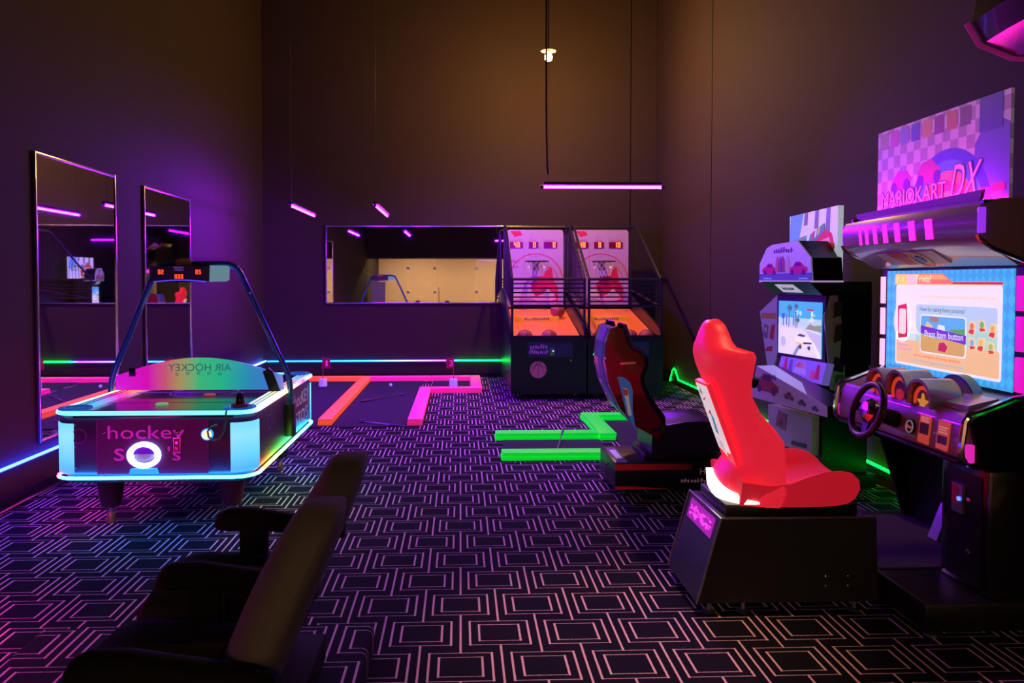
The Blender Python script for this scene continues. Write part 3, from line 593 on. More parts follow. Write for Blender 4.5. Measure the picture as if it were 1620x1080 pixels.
# ================================================================== BASKETBALL MACHINES
COURT = mat('court_orange', (0.80, 0.20, 0.05), 0.4, emit=(0.8,0.10,0.02), es=0.22, var=0.18, vscale=5)
def basketball_machine(x0, digits, label, balls):
    W = 0.985; x1 = x0 + W; y0, y1 = 10.19, 12.50; xc = (x0+x1)/2
    t = thing('basketball_machine', label, 'basketball machine', (xc, (y0+y1)/2, 0), group='basketball machines')
    MB().ext([(y0, 0.07), (y0, 0.82), (y0+0.04, 0.82), (y0+0.04, 0.69), (y0+0.28, 0.69), (y0+0.30, 0.78), (y1, 1.14), (y1, 0.07)], 'X', x0, x1).build('body', BLACK, t)
    for dx in (0, 1):
        xx = x0 if dx == 0 else x1-0.035
        MB().ext([(y0, 0.80), (y0, 0.88), (y0+0.3, 0.98), (y1, 1.42), (y1, 1.10), (y0+0.03, 0.80)], 'X', xx, xx+0.035).build('side_wall', BLACK, t)
    # ramp planks
    n = 9; ys = y0 + 0.30
    for k in range(n):
        a = x0 + 0.04 + (W-0.08)*k/n; b = x0 + 0.04 + (W-0.08)*(k+1)/n - 0.003
        def zz(y): return 0.80 + (y-ys)*0.19
        MB().prism([(a, ys, zz(ys)), (b, ys, zz(ys)), (b, 12.05, zz(12.05)), (a, 12.05, zz(12.05))], [(a, ys, zz(ys)+0.012), (b, ys, zz(ys)+0.012), (b, 12.05, zz(12.05)+0.012), (a, 12.05, zz(12.05)+0.012)]).build('ramp_plank', COURT, t)
    MB().box((x0+0.04, y0+0.002, 0.812), (x1-0.04, y0+0.045, 0.832), 0.006).build('front_lip', BLACK, t)
    # yellow sign strip across the ramp
    ym = 11.25; zs = 0.80 + (ym-ys)*0.19 + 0.012
    sg = MB().box((x0+0.12, ym, zs), (x0+0.76, ym+0.05, zs+0.075), 0.004).build('sign_strip', mat('sign_yellow', (0.85,0.45,0.03), 0.45, emit=(0.8,0.35,0.02), es=0.22), t)
    MB().scrawl(FY(x0+0.12, ym, zs), 0.14, 0.02, 0.04, 0.36, 13, c1=0.003).build('printed_script', mat('sign_violet', (0.16,0.06,0.25), 0.4), sg)
    # back board with court print
    fb = Fr((x0+0.06, 12.06, 1.14), (1,0,0), (0,0.02,1)); BW, BH = W-0.12, 1.18
    bb = MB().poly(fb, [(0,0),(BW,0),(BW,BH-0.04),(BW-0.012,BH-0.012),(BW-0.04,BH),(0.04,BH),(0.012,BH-0.012),(0,BH-0.04)], -0.02, 0).build('backboard', mat('board_lilac', (0.46,0.34,0.44), 0.35, var=0.06, vscale=3), t)
    RED = mat('court_red', (0.62, 0.02, 0.05), 0.4)
    pr = MB(); pr.ring(fb, 0.44, 0.40, 0.42, 0.407, 0, 0.002, t0=0.15, t1=PI*0.98)
    pr.poly(fb, [(0.36,0.36),(0.68,0.62),(0.72,0.40),(0.78,0.30),(0.78,0.08),(0.40,0.08)], 0, 0.002); pr.poly(fb, [(0.05,BH-0.02),(0.20,BH-0.02),(0.24,BH-0.08),(0.12,BH-0.11)], 0, 0.002)
    pr.ring(fb, 0.58, 0.42, 0.20, 0.19, 0, 0.002, t0=-0.3, t1=PI*0.9)
    pr.build('court_print', RED, bb)
    ln = MB(); ln.ring(fb, 0.42, 0.86, 0.10, 0.096, 0, 0.002); ln.ring(fb, 0.20, BH-0.06, 0.19, 0.186, 0, 0.002, t0=PI, t1=PI*2); ln.quad(fb, 0.26, 0.55, 0.264, 0.88, 0, 0.002); ln.quad(fb, 0.56, 0.72, 0.564, BH-0.1, 0, 0.002); ln.build('court_line', mat('court_line_plum', (0.30,0.10,0.28), 0.5), bb)
    tx = MB(); tx.scrawl(fb, 0.06, 0.67, 0.05, 0.13, 5, c1=0.002, seed=2); tx.scrawl(fb, 0.03, 0.59, 0.05, 0.15, 6, c1=0.002, seed=3); tx.build('printed_script', mat('court_ink', (0.25,0.10,0.20), 0.5), bb)
    wv = MB(); wv.poly(fb, [(0.03,0.10),(0.03,0.24),(0.36,0.27),(0.44,0.16),(0.55,0.20),(0.62,0.28),(0.72,0.20),(0.76,0.12),(0.52,0.06),(0.36,0.13)], 0.002, 0.004); wv.build('court_print', mat('court_cream', (0.72,0.58,0.42), 0.5), bb)
    sb = MB()
    for a, w_ in ((0.045, 0.20), (0.335, 0.145), (0.565, 0.205)): sb.quad(fb, a, 0.905, a+w_, 0.995, 0, 0.012)
    sbo = sb.build('display', mat('display_dark_red', (0.12,0.0,0.01), 0.3, emit=(0.35,0.0,0.0), es=0.15), bb)
    dgm = MB()
    for a, s_ in zip((0.105, 0.400, 0.645), digits):
        s2 = s_; a2 = a + (0.058 if len(s2) == 1 and a > 0.6 else 0.0); dgm.seg7(fb, s2, a2, 0.912, 0.075, 0.016)
    dgm.build('display_digits', glow('digit_amber_red', (1.0, 0.10, 0.015), 6.0), sbo)
    cp_ = MB()
    for a, s_, w_ in ((0.06,'HIGHEST',0.17), (0.355,'TIME',0.10), (0.59,'SCORE',0.15)): cp_.text(fb, s_, a, 1.005, 0.024, w_, c1=0.002)
    cp_.build('board_lettering', mat('court_ink2', (0.35,0.12,0.15), 0.5), bb)
    # hoop
    hz = 1.83; hy_ = 11.78
    hp = MB().tube([(xc + 0.17*math.cos(2*PI*k/24), hy_ + 0.17*math.sin(2*PI*k/24), hz) for k in range(24)], 0.011, 8, closed=True).build('hoop', mat('hoop_black', (0.03,0.02,0.02), 0.35), t)
    MB().box((xc-0.045, hy_+0.16, hz-0.13), (xc+0.045, 12.06, hz-0.005), 0.006).build('hoop_bracket', MBLACK, hp)
    nt_ = MB()
    for k in range(12):
        a = 2*PI*k/12
        for s in (-1, 1):
            pts = []
            for j in range(5):
                r_ = 0.165*(1-0.42*j/4); b_ = a + s*j*0.26; pts.append((xc + r_*math.cos(b_), hy_ + r_*math.sin(b_), hz - 0.055*j))
            nt_.tube(pts, 0.0035, 4)
    nt_.build('net', mat('net_white', (0.6,0.55,0.62), 0.7), hp)
    for dx in (-0.12, 0.12): MB().lathe([(0.0,0),(0.018,0.005),(0.020,0.02),(0.0,0.03)], (xc+dx, hy_+0.10, hz-0.10), seg=10).build('sensor_lamp', glow('sensor_warm', (1.0,0.7,0.6), 1.0), hp)
    # cage
    for xx in (x0+0.02, x1-0.02):
        MB().tube([(xx, y0+0.06, 0.85), (xx, y0+0.06, 1.565)], 0.017, 8).build('cage_post', MBLACK, t)
        MB().tube(bend([(xx, y0+0.06, 1.565), (xx, 11.70, 2.36), (xx, 12.10, 2.36), (xx, 12.10, 1.2)], 0.06), 0.017, 8).build('cage_side_frame', MBLACK, t)
        MB().tube([(xx, y0+0.06, 1.21), (xx, 12.1, 1.40)], 0.012, 6).build('cage_rail', MBLACK, t)
        for k in range(16):
            y = y0 + 0.16 + k*0.12; zt = 1.565 + min(1, (y-(y0+0.06))/(11.70-y0-0.06))*0.79
            MB().tube([(xx, y, 1.22 + (y-y0-0.06)*0.1), (xx, y, zt)], 0.004, 5).build('cage_bar', MBLACK, t)
    for k in range(7):
        z = 1.215 + k*0.058; MB().tube([(x0+0.02, y0+0.06, z), (x1-0.02, y0+0.06, z)], 0.020 if k in (0, 6) else 0.011, 6).build('guard_bar', MBLACK, t)
    MB().tube([(x0+0.02, 12.10, 2.36), (x1-0.02, 12.10, 2.36)], 0.016, 8).build('cage_top_bar', MBLACK, t)
    # front door with coin slot, lettering and ball emblem
    ff = FY(x0, y0, 0)
    dr = MB().quad(ff, 0.22, 0.555, 0.80, 0.745, 0, 0.008).build('front_panel', mat('panel_navy', (0.022,0.020,0.045), 0.3), t)
    lt_ = MB(); lt_.scrawl(ff, 0.245, 0.658, 0.065, 0.23, 7, c1=0.010, seed=4); lt_.scrawl(ff, 0.235, 0.590, 0.062, 0.25, 9, c1=0.010, seed=5)
    lt_.build('logo_script', glow('logo_purple', (0.22,0.04,0.42), 0.55), dr)
    c = MB().quad(ff, 0.505, 0.575, 0.565, 0.675, 0.008, 0.016).build('coin_slot', CHROME, dr)
    MB().disc(ff, 0.548, 0.632, 0.009, 0.016, 0.020, seg=12).build('coin_lamp', glow('coin_blue', (0.08,0.12,1.0), 8.0), c)
    em = MB().disc(ff, 0.355, 0.39, 0.110, 0, 0.004).build('ball_emblem', mat('emblem_tan', (0.62,0.34,0.17), 0.6, var=0.15, vscale=60), t)
    es_ = MB(); es_.quad(ff, 0.3525, 0.282, 0.3575, 0.498, 0.004, 0.006)
    es_.arc(ff, [(0.252 + 0.206*k/12, 0.405 + 0.05*math.sin(PI*k/12)) for k in range(13)], 0.006, 0.004, 0.006)
    for s in (-1, 1):
        es_.arc(ff, [(0.355 + s*(0.02 + 0.085*(k/10)**1.6), 0.495 - 0.165*k/10) for k in range(11)], 0.006, 0.004, 0.006)
    es_.build('emblem_line', BLACK, em)
    MB().disc(ff, 0.78, 0.51, 0.012, 0, 0.006, seg=12).build('lock', CHROME, t)
    for cx_ in (x0+0.12, x1-0.12):
        for cy_ in (y0+0.10, y1-0.15):
            cs_ = MB().cyl((cx_-0.015, cy_, 0.032), (cx_+0.015, cy_, 0.032), 0.032, seg=14).build('caster', RUBBER, t)
            MB().box((cx_-0.022, cy_-0.015, 0.03), (cx_+0.022, cy_+0.015, 0.075), 0.004).build('fork', STEEL, cs_)
    return t
B0 = 0.655; B1 = 1.66
basketball_machine(B0, ('40', '0', '0'), 'left basketball machine, its third display reading a single zero', None)
basketball_machine(B1, ('40', '0', '10'), 'right basketball machine next to the side wall, its score display reading ten', None)
BALL = mat('basketball_rubber', (0.42, 0.09, 0.06), 0.6, var=0.15, vscale=30, bump=0.15, bscale=900)
def basketball(x, y, label, r=0.105):
    z = (0.692 + r) if y < 10.5 else 0.814 + (y - 10.49)*0.19 + r*1.02
    t = thing('basketball', label, 'basketball', (x, y, z-r), group='basketballs on the machine ramps')
    MB().ball((x,y,z), r, 22).build('skin', BALL, t)
    e = MB()
    for ax in (Vector((1,0.2,0)), Vector((0.2,0,1)), Vector((0,1,0.3))):
        ax.normalize(); h = Vector((0,0,1)) if abs(ax.z) < 0.8 else Vector((1,0,0)); a1 = ax.cross(h).normalized(); a2 = ax.cross(a1)
        e.tube([Vector((x,y,z)) + (a1*math.cos(2*PI*k/28) + a2*math.sin(2*PI*k/28))*(r*0.992) for k in range(28)], 0.0028, 4, closed=True)
    e.build('seam', mat('ball_seam', (0.03,0.01,0.02), 0.7), t)
for x, y, lb in ((0.85, 10.36, 'basketball at the front left of the left machine ramp'), (1.17, 10.36, 'basketball at the front middle of the left machine ramp'), (1.42, 11.46, 'basketball resting high on the left machine ramp beside its yellow strip'),
             (1.86, 10.36, 'basketball at the front left of the right machine ramp'), (2.24, 10.36, 'basketball at the front of the right machine ramp, second from its right end'), (2.46, 10.36, 'rightmost basketball at the front of the right machine ramp')):
    basketball(x, y, lb)

# ================================================================== NEAR RACING CABINET (against the right wall)
PLUM = mat('plum_silver_plastic', (0.40, 0.27, 0.37), 0.32, 0.1, var=0.06, coat=0.6)
DASHM = mat('dash_bronze_plastic', (0.30, 0.19, 0.18), 0.35, 0.0, var=0.08, coat=0.5)
MAG = glow('magenta_strip', (0.75, 0.010, 0.52), 1.0)
MAGS = glow('magenta_slot', (1.0, 0.015, 0.72), 2.2)
def P_(name, c, e=0.0, rough=0.4):         # flat print or screen colour
    return mat(name, c, rough, emit=c if e else None, es=e)
def steering_wheel(root, c, axis, R_, hubm, up=Vector((0,0,1))):
    ax = Vector(axis).normalized(); e1 = ax.cross(up).normalized(); e2 = e1.cross(ax).normalized(); c = Vector(c)
    rim = MB().tube([c + (e1*math.cos(2*PI*k/36) + e2*math.sin(2*PI*k/36))*R_ for k in range(36)], 0.017, 10, closed=True).build('steering_wheel', mat('wheel_black', (0.022,0.016,0.018), 0.42, var=0.1), root)
    for a in (0.05, PI-0.05, -PI/2):
        d = e1*math.cos(a) + e2*math.sin(a); n = ax.cross(d)
        q = [c + d*0.03 - n*0.032, c + d*R_*0.98 - n*0.018, c + d*R_*0.98 + n*0.018, c + d*0.03 + n*0.032]
        MB().prism([p - ax*0.006 + ax*0.02 for p in q], [p + ax*0.006 + ax*0.02 for p in q]).build('spoke', mat('wheel_black', (0,0,0)), rim)
    MB().lathe([(0.062,0.03),(0.062,0.006),(0.045,-0.012),(0.040,-0.02),(0.0,-0.024)], c, ax, 24).build('hub', hubm, rim)
    MB().cyl(c + ax*0.03, c + ax*0.20, 0.035, 0.045, 14).build('column', BLACK, rim)
    hb_ = MB()
    for k in range(6):
        a = k*PI/3; hb_.ball(c + (e1*math.cos(a) + e2*math.sin(a))*0.042 - ax*0.016, 0.006, 8)
    hb_.build('hub_bolts', CHROME, rim, kind='stuff')
    return rim
CA = thing('racing_cabinet', 'racing game cabinet with a large lit screen, pink marquee and steering wheel', 'arcade cabinet', (2.6, 3.93, 0))
y0, y1 = 3.36, 4.52
MB().box((1.98, 3.25, 0.045), (3.05, 4.60, 0.17), 0.012).build('base', BLACK, CA)
MB().box((2.0, 3.66, 0.17), (2.62, 4.50, 0.178)).build('foot_plate', mat('foot_plate_carpet', (0.03,0.026,0.035), 0.9, var=0.3, vscale=90, bump=0.3), CA)
for x, y in ((2.06,3.33),(2.06,4.5),(2.95,3.33),(2.95,4.5)):
    MB().lathe([(0.035,0.0),(0.035,0.012),(0.012,0.018),(0.012,0.05)], (x,y,0), seg=14).build('leveller', STEEL, CA)
MB().box((2.62, y0+0.02, 0.17), (3.05, y1-0.02, 1.90), 0.01).build('body', BLACK, CA)
MB().ext([(2.50,0.72),(2.50,1.02),(2.62,1.02),(2.62,0.72)], 'Y', y0+0.03, y1-0.03).build('dash_support', BLACK, CA)
# side panels follow the dash and the canopy
for ya, yb in ((y0, y0+0.022), (y1-0.022, y1)):
    MB().ext([(3.05,0.17),(2.60,0.17),(2.46,0.62),(2.28,0.72),(2.24,0.92),(2.34,0.99),(2.49,1.05),(2.50,1.62),(2.27,1.74),(2.27,1.90),(3.05,1.92)], 'Y', ya, yb).build('side_panel', GLOSSB, CA)
# coin box
bx_ = MB().box((2.27, 3.285, 0.17), (2.64, 3.625, 0.73), 0.02).build('coin_box', GLOSSB, CA)
FC = FX(2.27, 3.625, 0.17)
cdr = MB().quad(FC, 0.06, 0.03, 0.30, 0.52, 0, 0.006).build('coin_door', BLACK, CA)
cm = MB().quad(FC, 0.115, 0.33, 0.19, 0.46, 0.006, 0.02).build('coin_mechanism', STEEL, cdr)
MB().quad(FC, 0.122, 0.37, 0.158, 0.45, 0.02, 0.023).build('coin_plate', P_('coin_plate_red', (0.5,0.03,0.04)), cm)
MB().disc(FC, 0.170, 0.395, 0.010, 0.02, 0.026, seg=12).build('coin_lamp', glow('coin_lamp_blue', (0.05,0.10,1.0), 4), cm)
for a, b in ((0.225,0.40), (0.225,0.17)): MB().lathe([(0.014,0),(0.014,0.008),(0.006,0.012),(0,0.012)], FC.p(a,b,0.006), (-1,0,0), 14).build('lock', CHROME, cdr)
# pedals
for y, nm in ((3.86, 'brake'), (4.06, 'gas')):
    MB().prism([(2.50,y-0.04,0.18),(2.50,y+0.04,0.18),(2.515,y+0.04,0.178),(2.515,y-0.04,0.178)], [(2.57,y-0.04,0.36),(2.57,y+0.04,0.36),(2.585,y+0.04,0.358),(2.585,y-0.04,0.358)]).build('pedal', STEEL, CA)
# dashboard
prof = [(2.23,0.745),(2.205,0.765),(2.200,0.80),(2.215,0.925),(2.235,0.955),(2.30,0.975),(2.43,1.025),(2.47,1.03),(2.60,1.03),(2.60,0.745)]
dash = MB().ext(prof, 'Y', y0+0.025, y1-0.025).build('dashboard', DASHM, CA)
for ya in (y0, y1):
    MB().tube([(x-0.008, ya, z+0.004) for x, z in [(2.30,0.72),(2.235,0.74)]+prof[1:8]+[(2.50,1.05)]], 0.015, 8).build('chrome_edge', CHROME, dash)
MB().box((2.195, y0+0.03, 0.735), (2.30, y1-0.03, 0.755), 0.006).build('dash_lip', BLACK, dash)
for ya, s in ((y0-0.004, 1), (y1+0.004, 1)):
    MB().box((2.215, ya-0.012, 0.75), (2.245, ya+0.012, 0.83), 0.004).build('edge_lamp', glow('edge_lamp_pink', (0.75,0.02,0.45), 0.9), dash)
FD = Fr((2.20, y1-0.03, 0.79), (0,-1,0), (0.015,0,0.125))   # front face of the dash
GREY = mat('hood_grey', (0.34,0.30,0.33), 0.25, 0.3, coat=0.5)
for yc, zc, R_, ic in ((4.11, 0.985, 0.100, 0), (3.915, 0.990, 0.106, 1), (3.715, 0.970, 0.106, 2)):
    fh = FX(2.36, yc, zc); hood = MB().ring(fh, 0, 0, R_, R_-0.016, 0, 0.155, seg=20, t0=-0.25, t1=PI+0.25).build('gauge_hood', DASHM if ic == 0 else GREY, dash)
    back = MB().disc(fh, 0, 0, R_-0.012, 0.0, 0.125, seg=24).build('gauge_face', mat('gauge_dark', (0.20,0.08,0.09), 0.35), hood)
    MB().ring(fh, 0, -0.008, 0.078, 0.060, 0.125, 0.131, seg=24).build('gauge_ring', glow('gauge_ring_orange', (0.85,0.06,0.015), 0.55), hood)
    if ic == 2:
        MB().poly(fh, [((0.048 if j % 2 == 0 else 0.020)*math.sin(j*PI/5), -0.012 + (0.048 if j % 2 == 0 else 0.020)*math.cos(j*PI/5)) for j in range(10)], 0.125, 0.134).build('gauge_star', glow('gauge_star_yellow', (0.8,0.32,0.03), 0.6), hood)
    else:
        MB().disc(fh, 0, -0.02, 0.030, 0.125, 0.134).build('gauge_knob', glow('gauge_red', (0.7,0.02,0.03), 0.45), hood)
MB().ring(FX(2.44, 3.72, 0.93), 0, 0, 0.165, 0.153, 0, 0.05, seg=24, t0=-0.1, t1=PI*0.75).build('hood_wing', mat('wing_blue', (0.05,0.30,0.60), 0.25), dash)
MB().ring(FX(2.44, 3.72, 0.93), 0, 0, 0.153, 0.10, 0.0, 0.04, seg=24, t0=-0.1, t1=PI*0.75).build('hood_wing', mat('wing_white', (0.62,0.58,0.58), 0.3), dash)
MB().prism([(2.26,3.42,0.962),(2.26,3.60,0.962),(2.40,3.60,1.012),(2.40,3.42,1.012)], [(2.26,3.42,0.99),(2.26,3.60,0.985),(2.40,3.60,1.022),(2.40,3.42,1.022)]).build('tray', GREY, dash)
btn = MB().disc(FD, 0.73, 0.045, 0.036, 0, 0.012).build('item_button', mat('button_black', (0.02,0.02,0.03), 0.3), dash)
MB().ring(FD, 0.73, 0.045, 0.031, 0.026, 0.012, 0.016).build('button_ring', P_('button_ring_white', (0.4,0.35,0.45), 0.3), btn)
MB().scrawl(FD, 0.710, 0.036, 0.018, 0.040, 4, c1=0.016).build('printed_script', P_('button_red_text', (0.7,0.08,0.12), 0.4), btn)
CARD = P_('card_red', (0.72, 0.10, 0.045), 0.35); CARDW = P_('card_white', (0.75,0.45,0.38), 0.35); CARDD = P_('card_dark', (0.10,0.03,0.08))
for a in (0.80, 0.945):
    c = MB().poly(FD, [(a,-0.012),(a+0.085,-0.014),(a+0.085,0.118),(a,0.118)], 0.002, 0.008).build('instruction_card', CARD, dash)
    MB().quad(FD, a+0.008, 0.012 if a > 0.9 else 0.030, a+0.077, 0.050 if a > 0.9 else 0.082, 0.008, 0.010).build('card_picture', CARDD, c)
    tx = MB()
    for k in range(3): tx.quad(FD, a+0.01, 0.062+0.012*k if a > 0.9 else 0.089+0.009*k, a+0.075-0.012*(k % 2), 0.067+0.012*k if a > 0.9 else 0.093+0.009*k, 0.008, 0.010)
    tx.build('card_text_lines', CARDW, c, kind='stuff')
steering_wheel(CA, (2.055, 3.90, 0.895), (0.86, 0.0, -0.28), 0.135, CHROME)
# screen
BZ = mat('bezel_blue_grey', (0.03,0.05,0.07), 0.3)
FSx = FX(2.475, 4.49, 1.04); SW, SH = 1.055, 0.565
MB().quad(FSx, -0.03, -0.02, SW+0.03, SH+0.03, -0.05, 0.0).build('screen_bezel', BZ, CA)
FSx = FX(2.470, 4.48, 1.047); SE = 0.92; SW, SH = 1.045, 0.555
scn = MB().quad(FSx, 0, 0, SW, SH, -0.01, 0.003).build('screen', check_mat('screen_diamonds', (0.04,0.36,0.70), (0.055,0.46,0.82), 0.048, 0.075, es=SE, diamond=True), CA)
def SP(nm, c, e=SE): return P_('scr_'+nm, c, e)
def rrp(a0, b0, a1, b1, r, n=4):
    out = []
    for cx_, cy_, t0 in ((a1-r,b0+r,-PI/2),(a1-r,b1-r,0),(a0+r,b1-r,PI/2),(a0+r,b0+r,PI)):
        for k in range(n+1): t = t0 + PI/2*k/n; out.append((cx_+r*math.cos(t), cy_+r*math.sin(t)))
    return out
c1 = 0.003
def lay(pts, col, nm, k, e=SE): return MB().poly(FSx, pts, 0.003, 0.003 + 0.0006*k).build(nm, SP('%02x%02x%02x' % tuple(int(v*255) for v in col), col, e), scn)
lay(rrp(0.095,0.035,0.975,0.478,0.018), (0.82,0.80,0.80), 'menu_panel', 1)
lay(rrp(0.108,0.048,0.962,0.175,0.014), (0.80,0.52,0.22), 'menu_panel', 2)
lay([(0.295,0.175),(0.945,0.175),(0.945,0.30),(0.295,0.30)], (0.40,0.68,0.52), 'menu_panel', 2)
lay(rrp(0.295,0.26,0.945,0.375,0.02), (0.46,0.64,0.72), 'menu_panel', 3)
lay([(0.11,0.175),(0.295,0.175),(0.295,0.215),(0.11,0.215)], (0.60,0.76,0.70), 'menu_panel', 3)
lay([(0.10,0.482),(0.10,0.537),(0.525,0.537),(0.605,0.495),(0.975,0.495),(0.975,0.482)], (0.80,0.18,0.03), 'banner', 1)
lay([(0.10,0.482),(0.10,0.535),(0.30,0.535),(0.30,0.482)], (0.80,0.58,0.42), 'banner', 2)
lay([(0.30,0.507),(0.30,0.532),(0.52,0.532),(0.57,0.507)], (0.85,0.40,0.03), 'banner', 2)
lay([(0.605,0.482),(0.61,0.492),(0.975,0.492),(0.975,0.482)], (0.55,0.01,0.02), 'banner', 2)
lay([(0.10,0.478),(0.975,0.478),(0.975,0.483),(0.10,0.483)], (0.85,0.52,0.10), 'banner', 3)
for a, rt in ((0.085, 0.0), (0.145, -0.006)): lay([(a,0.478),(a+0.055,0.484+rt),(a+0.058,0.535+rt),(a+0.003,0.538)], (0.85,0.62,0.02), 'question_tile', 4)
def stx(s_, a, b, h, wd, col, k=6, slant=0.0): return MB().text(FSx, s_, a, b, h, wd, c1=0.003+0.0006*k, slant=slant).build('lettering', SP('t%02x%02x%02x' % tuple(int(v*255) for v in col), col), scn)
stx('?', 0.102, 0.492, 0.03, 0.018, (0.95,0.85,0.45)); stx('?', 0.160, 0.492, 0.026, 0.016, (0.95,0.85,0.45))
stx('Trivia!', 0.285, 0.490, 0.042, 0.14, (0.90,0.80,0.55))
stx('You and your friends faces will appear during the race!', 0.285, 0.402, 0.028, 0.665, (0.72,0.36,0.14))
stx('Have fun taking funny pictures!', 0.335, 0.332, 0.030, 0.375, (0.02,0.05,0.08))
stx('See our webpage for the privacy agreement', 0.285, 0.088, 0.020, 0.40, (0.70,0.05,0.03))
stx('http://mariokart-acgpdx.bngames.net/privacy', 0.255, 0.062, 0.016, 0.46, (0.05,0.32,0.65))
stx('\u00a9 Nintendo', 0.02, 0.010, 0.016, 0.15, (0.01,0.10,0.22))
lay([(0.165+0.085*math.cos(2*PI*k/28), 0.275+0.118*math.sin(2*PI*k/28)) for k in range(28)], (0.86,0.80,0.76), 'badge', 3)
lay([(0.24,0.23),(0.335,0.205),(0.24,0.30)], (0.86,0.80,0.76), 'badge', 3)
lay([(0.125,0.178),(0.218,0.190),(0.205,0.375),(0.118,0.360)], (0.62,0.02,0.03), 'badge_card', 4)
lay(rrp(0.133,0.205,0.200,0.345,0.015), (0.80,0.72,0.58), 'badge_card', 5)
for k in range(2): lay([(0.118,0.115+0.022*k),(0.255-0.03*k,0.115+0.022*k),(0.255-0.03*k,0.130+0.022*k),(0.118,0.130+0.022*k)], (0.78,0.40,0.34), 'text_strip', 4)
pic = lay(rrp(0.338,0.118,0.722,0.322,0.022), (0.86,0.86,0.84), 'picture', 4)
lay(rrp(0.345,0.125,0.715,0.315,0.018), (0.10,0.42,0.72), 'picture', 5)
lay([(0.345,0.14),(0.36,0.125),(0.70,0.125),(0.715,0.14),(0.715,0.215),(0.52,0.20),(0.345,0.215)], (0.62,0.38,0.08), 'picture', 6)
lay([(0.58,0.225),(0.715,0.235),(0.715,0.262),(0.60,0.255)], (0.10,0.38,0.06), 'picture', 6)
lay([(0.37,0.24),(0.43,0.235),(0.45,0.265),(0.40,0.285)], (0.72,0.55,0.20), 'picture', 6)
lay([(0.48,0.235),(0.56,0.235),(0.55,0.27),(0.50,0.275)], (0.75,0.80,0.85), 'picture', 6)
lay([(0.43,0.285),(0.50,0.285),(0.50,0.312),(0.42,0.312)], (0.35,0.22,0.10), 'picture', 6)
lay([(0.50,0.14),(0.56,0.135),(0.58,0.165),(0.55,0.185),(0.51,0.18)], (0.50,0.02,0.08), 'picture', 7)
lay([(0.345,0.222),(0.722,0.188),(0.722,0.232),(0.345,0.262)], (0.16,0.04,0.45), 'prompt_banner', 8)
stx('Press Item button', 0.385, 0.205, 0.034, 0.32, (0.85,0.85,0.95), 10)
for k, (a, b, col) in enumerate(((0.742,0.245,(0.75,0.20,0.02)), (0.815,0.255,(0.15,0.50,0.08)), (0.89,0.240,(0.75,0.42,0.03)), (0.745,0.165,(0.25,0.40,0.55)), (0.81,0.170,(0.80,0.50,0.08)), (0.88,0.155,(0.40,0.50,0.10)))):
    r_ = 0.008*(-1)**k; lay([(a-r_,b),(a+0.048-r_,b-r_),(a+0.048+r_,b+0.058),(a+r_,b+0.060)], (0.80,0.62,0.30), 'small_card', 5)
    lay([(a+0.006-r_,b+0.003),(a+0.042-r_,b+0.003-r_),(a+0.041,b+0.020),(a+0.007,b+0.020)], (0.65,0.05,0.02), 'small_card', 6)
    lay([(a+0.024+0.015*math.cos(2*PI*j/12), b+0.036+0.016*math.sin(2*PI*j/12)) for j in range(12)], col, 'small_card', 6)
# light columns beside the screen
for k in range(3):
    z0_ = 1.055 + k*0.180
    MB().box((2.458, 4.506, z0_), (2.474, 4.538, z0_+0.155), 0.003).build('light_column', glow('white_pink_strip', (1.0, 0.50, 0.80), 1.2), CA)
    MB().box((2.452, 3.352, z0_), (2.472, 3.402, z0_+0.155), 0.004).build('light_column', MAG, CA)
MB().box((2.476, 4.492, 1.03), (2.60, 4.545, 1.62)).build('column_backing', BLACK, CA); MB().box((2.473, 3.345, 1.03), (2.60, 3.43, 1.62)).build('column_backing', BLACK, CA)
# canopy
cans = []
for i in range(13):
    s = i/12; y = 3.345 + (4.535-3.345)*s; bow = 0.045*math.sin(PI*s); drop = 0.012*math.sin(PI*s)
    cans.append([Vector((x, y, z)) for x, z in ((2.50,1.615),(2.42,1.615+drop*0.5),(2.30-bow*0.4,1.69+drop),(2.245-bow,1.725+drop*0.6),(2.235-bow,1.745),(2.225-bow,1.83),(2.245-bow,1.875),(2.33-bow*0.5,1.905),(2.62,1.915),(2.62,1.62))])
can = MB().loft(cans).build('canopy', PLUM, CA)
for i, y in enumerate((4.281,4.20,4.103,3.998,3.887,3.766,3.642)):
    s = (y-3.345)/1.19; bow = 0.045*math.sin(PI*s); hw = 0.013 + 0.0022*i; x = 2.2315-bow-0.004
    MB().prism([(x+0.004,y-hw,1.722),(x+0.004,y+hw*0.7,1.722),(x+0.016,y+hw*0.7,1.735),(x+0.016,y-hw,1.735)] if False else [(x+0.005,y-hw,1.742),(x+0.005,y+hw,1.742),(x+0.02,y+hw,1.742),(x+0.02,y-hw,1.742)],
               [(x-0.005,y-hw,1.835),(x-0.005,y+hw,1.835),(x+0.01,y+hw,1.835),(x+0.01,y-hw,1.835)]).build('light_slot', MAGS, can)
for ya in (3.338, 4.542):
    MB().box((2.232, ya-0.010, 1.755), (2.262, ya+0.010, 1.865), 0.004).build('edge_lamp', glow('edge_lamp_violet', (0.30,0.03,0.80), 1.0), can)
    MB().tube([(2.50,ya,1.61),(2.30,ya,1.688),(2.24,ya,1.728),(2.228,ya,1.75)], 0.010, 8).build('chrome_edge', CHROME, can)
UF = Fr((2.395, 4.28, 1.640), (0,-1,0), (-0.12,0,0.075))
un = MB().quad(UF, 0, 0.005, 0.52, 0.12, -0.02, 0.012).build('canopy_print', P_('canopy_print_cream', (0.45,0.36,0.30)), can)
MB().poly(UF, [(0.16,0.005),(0.30,0.005),(0.24,0.12),(0.10,0.12)], 0.012, 0.014).build('canopy_print_stripe', P_('canopy_print_red', (0.45,0.02,0.03)), un)
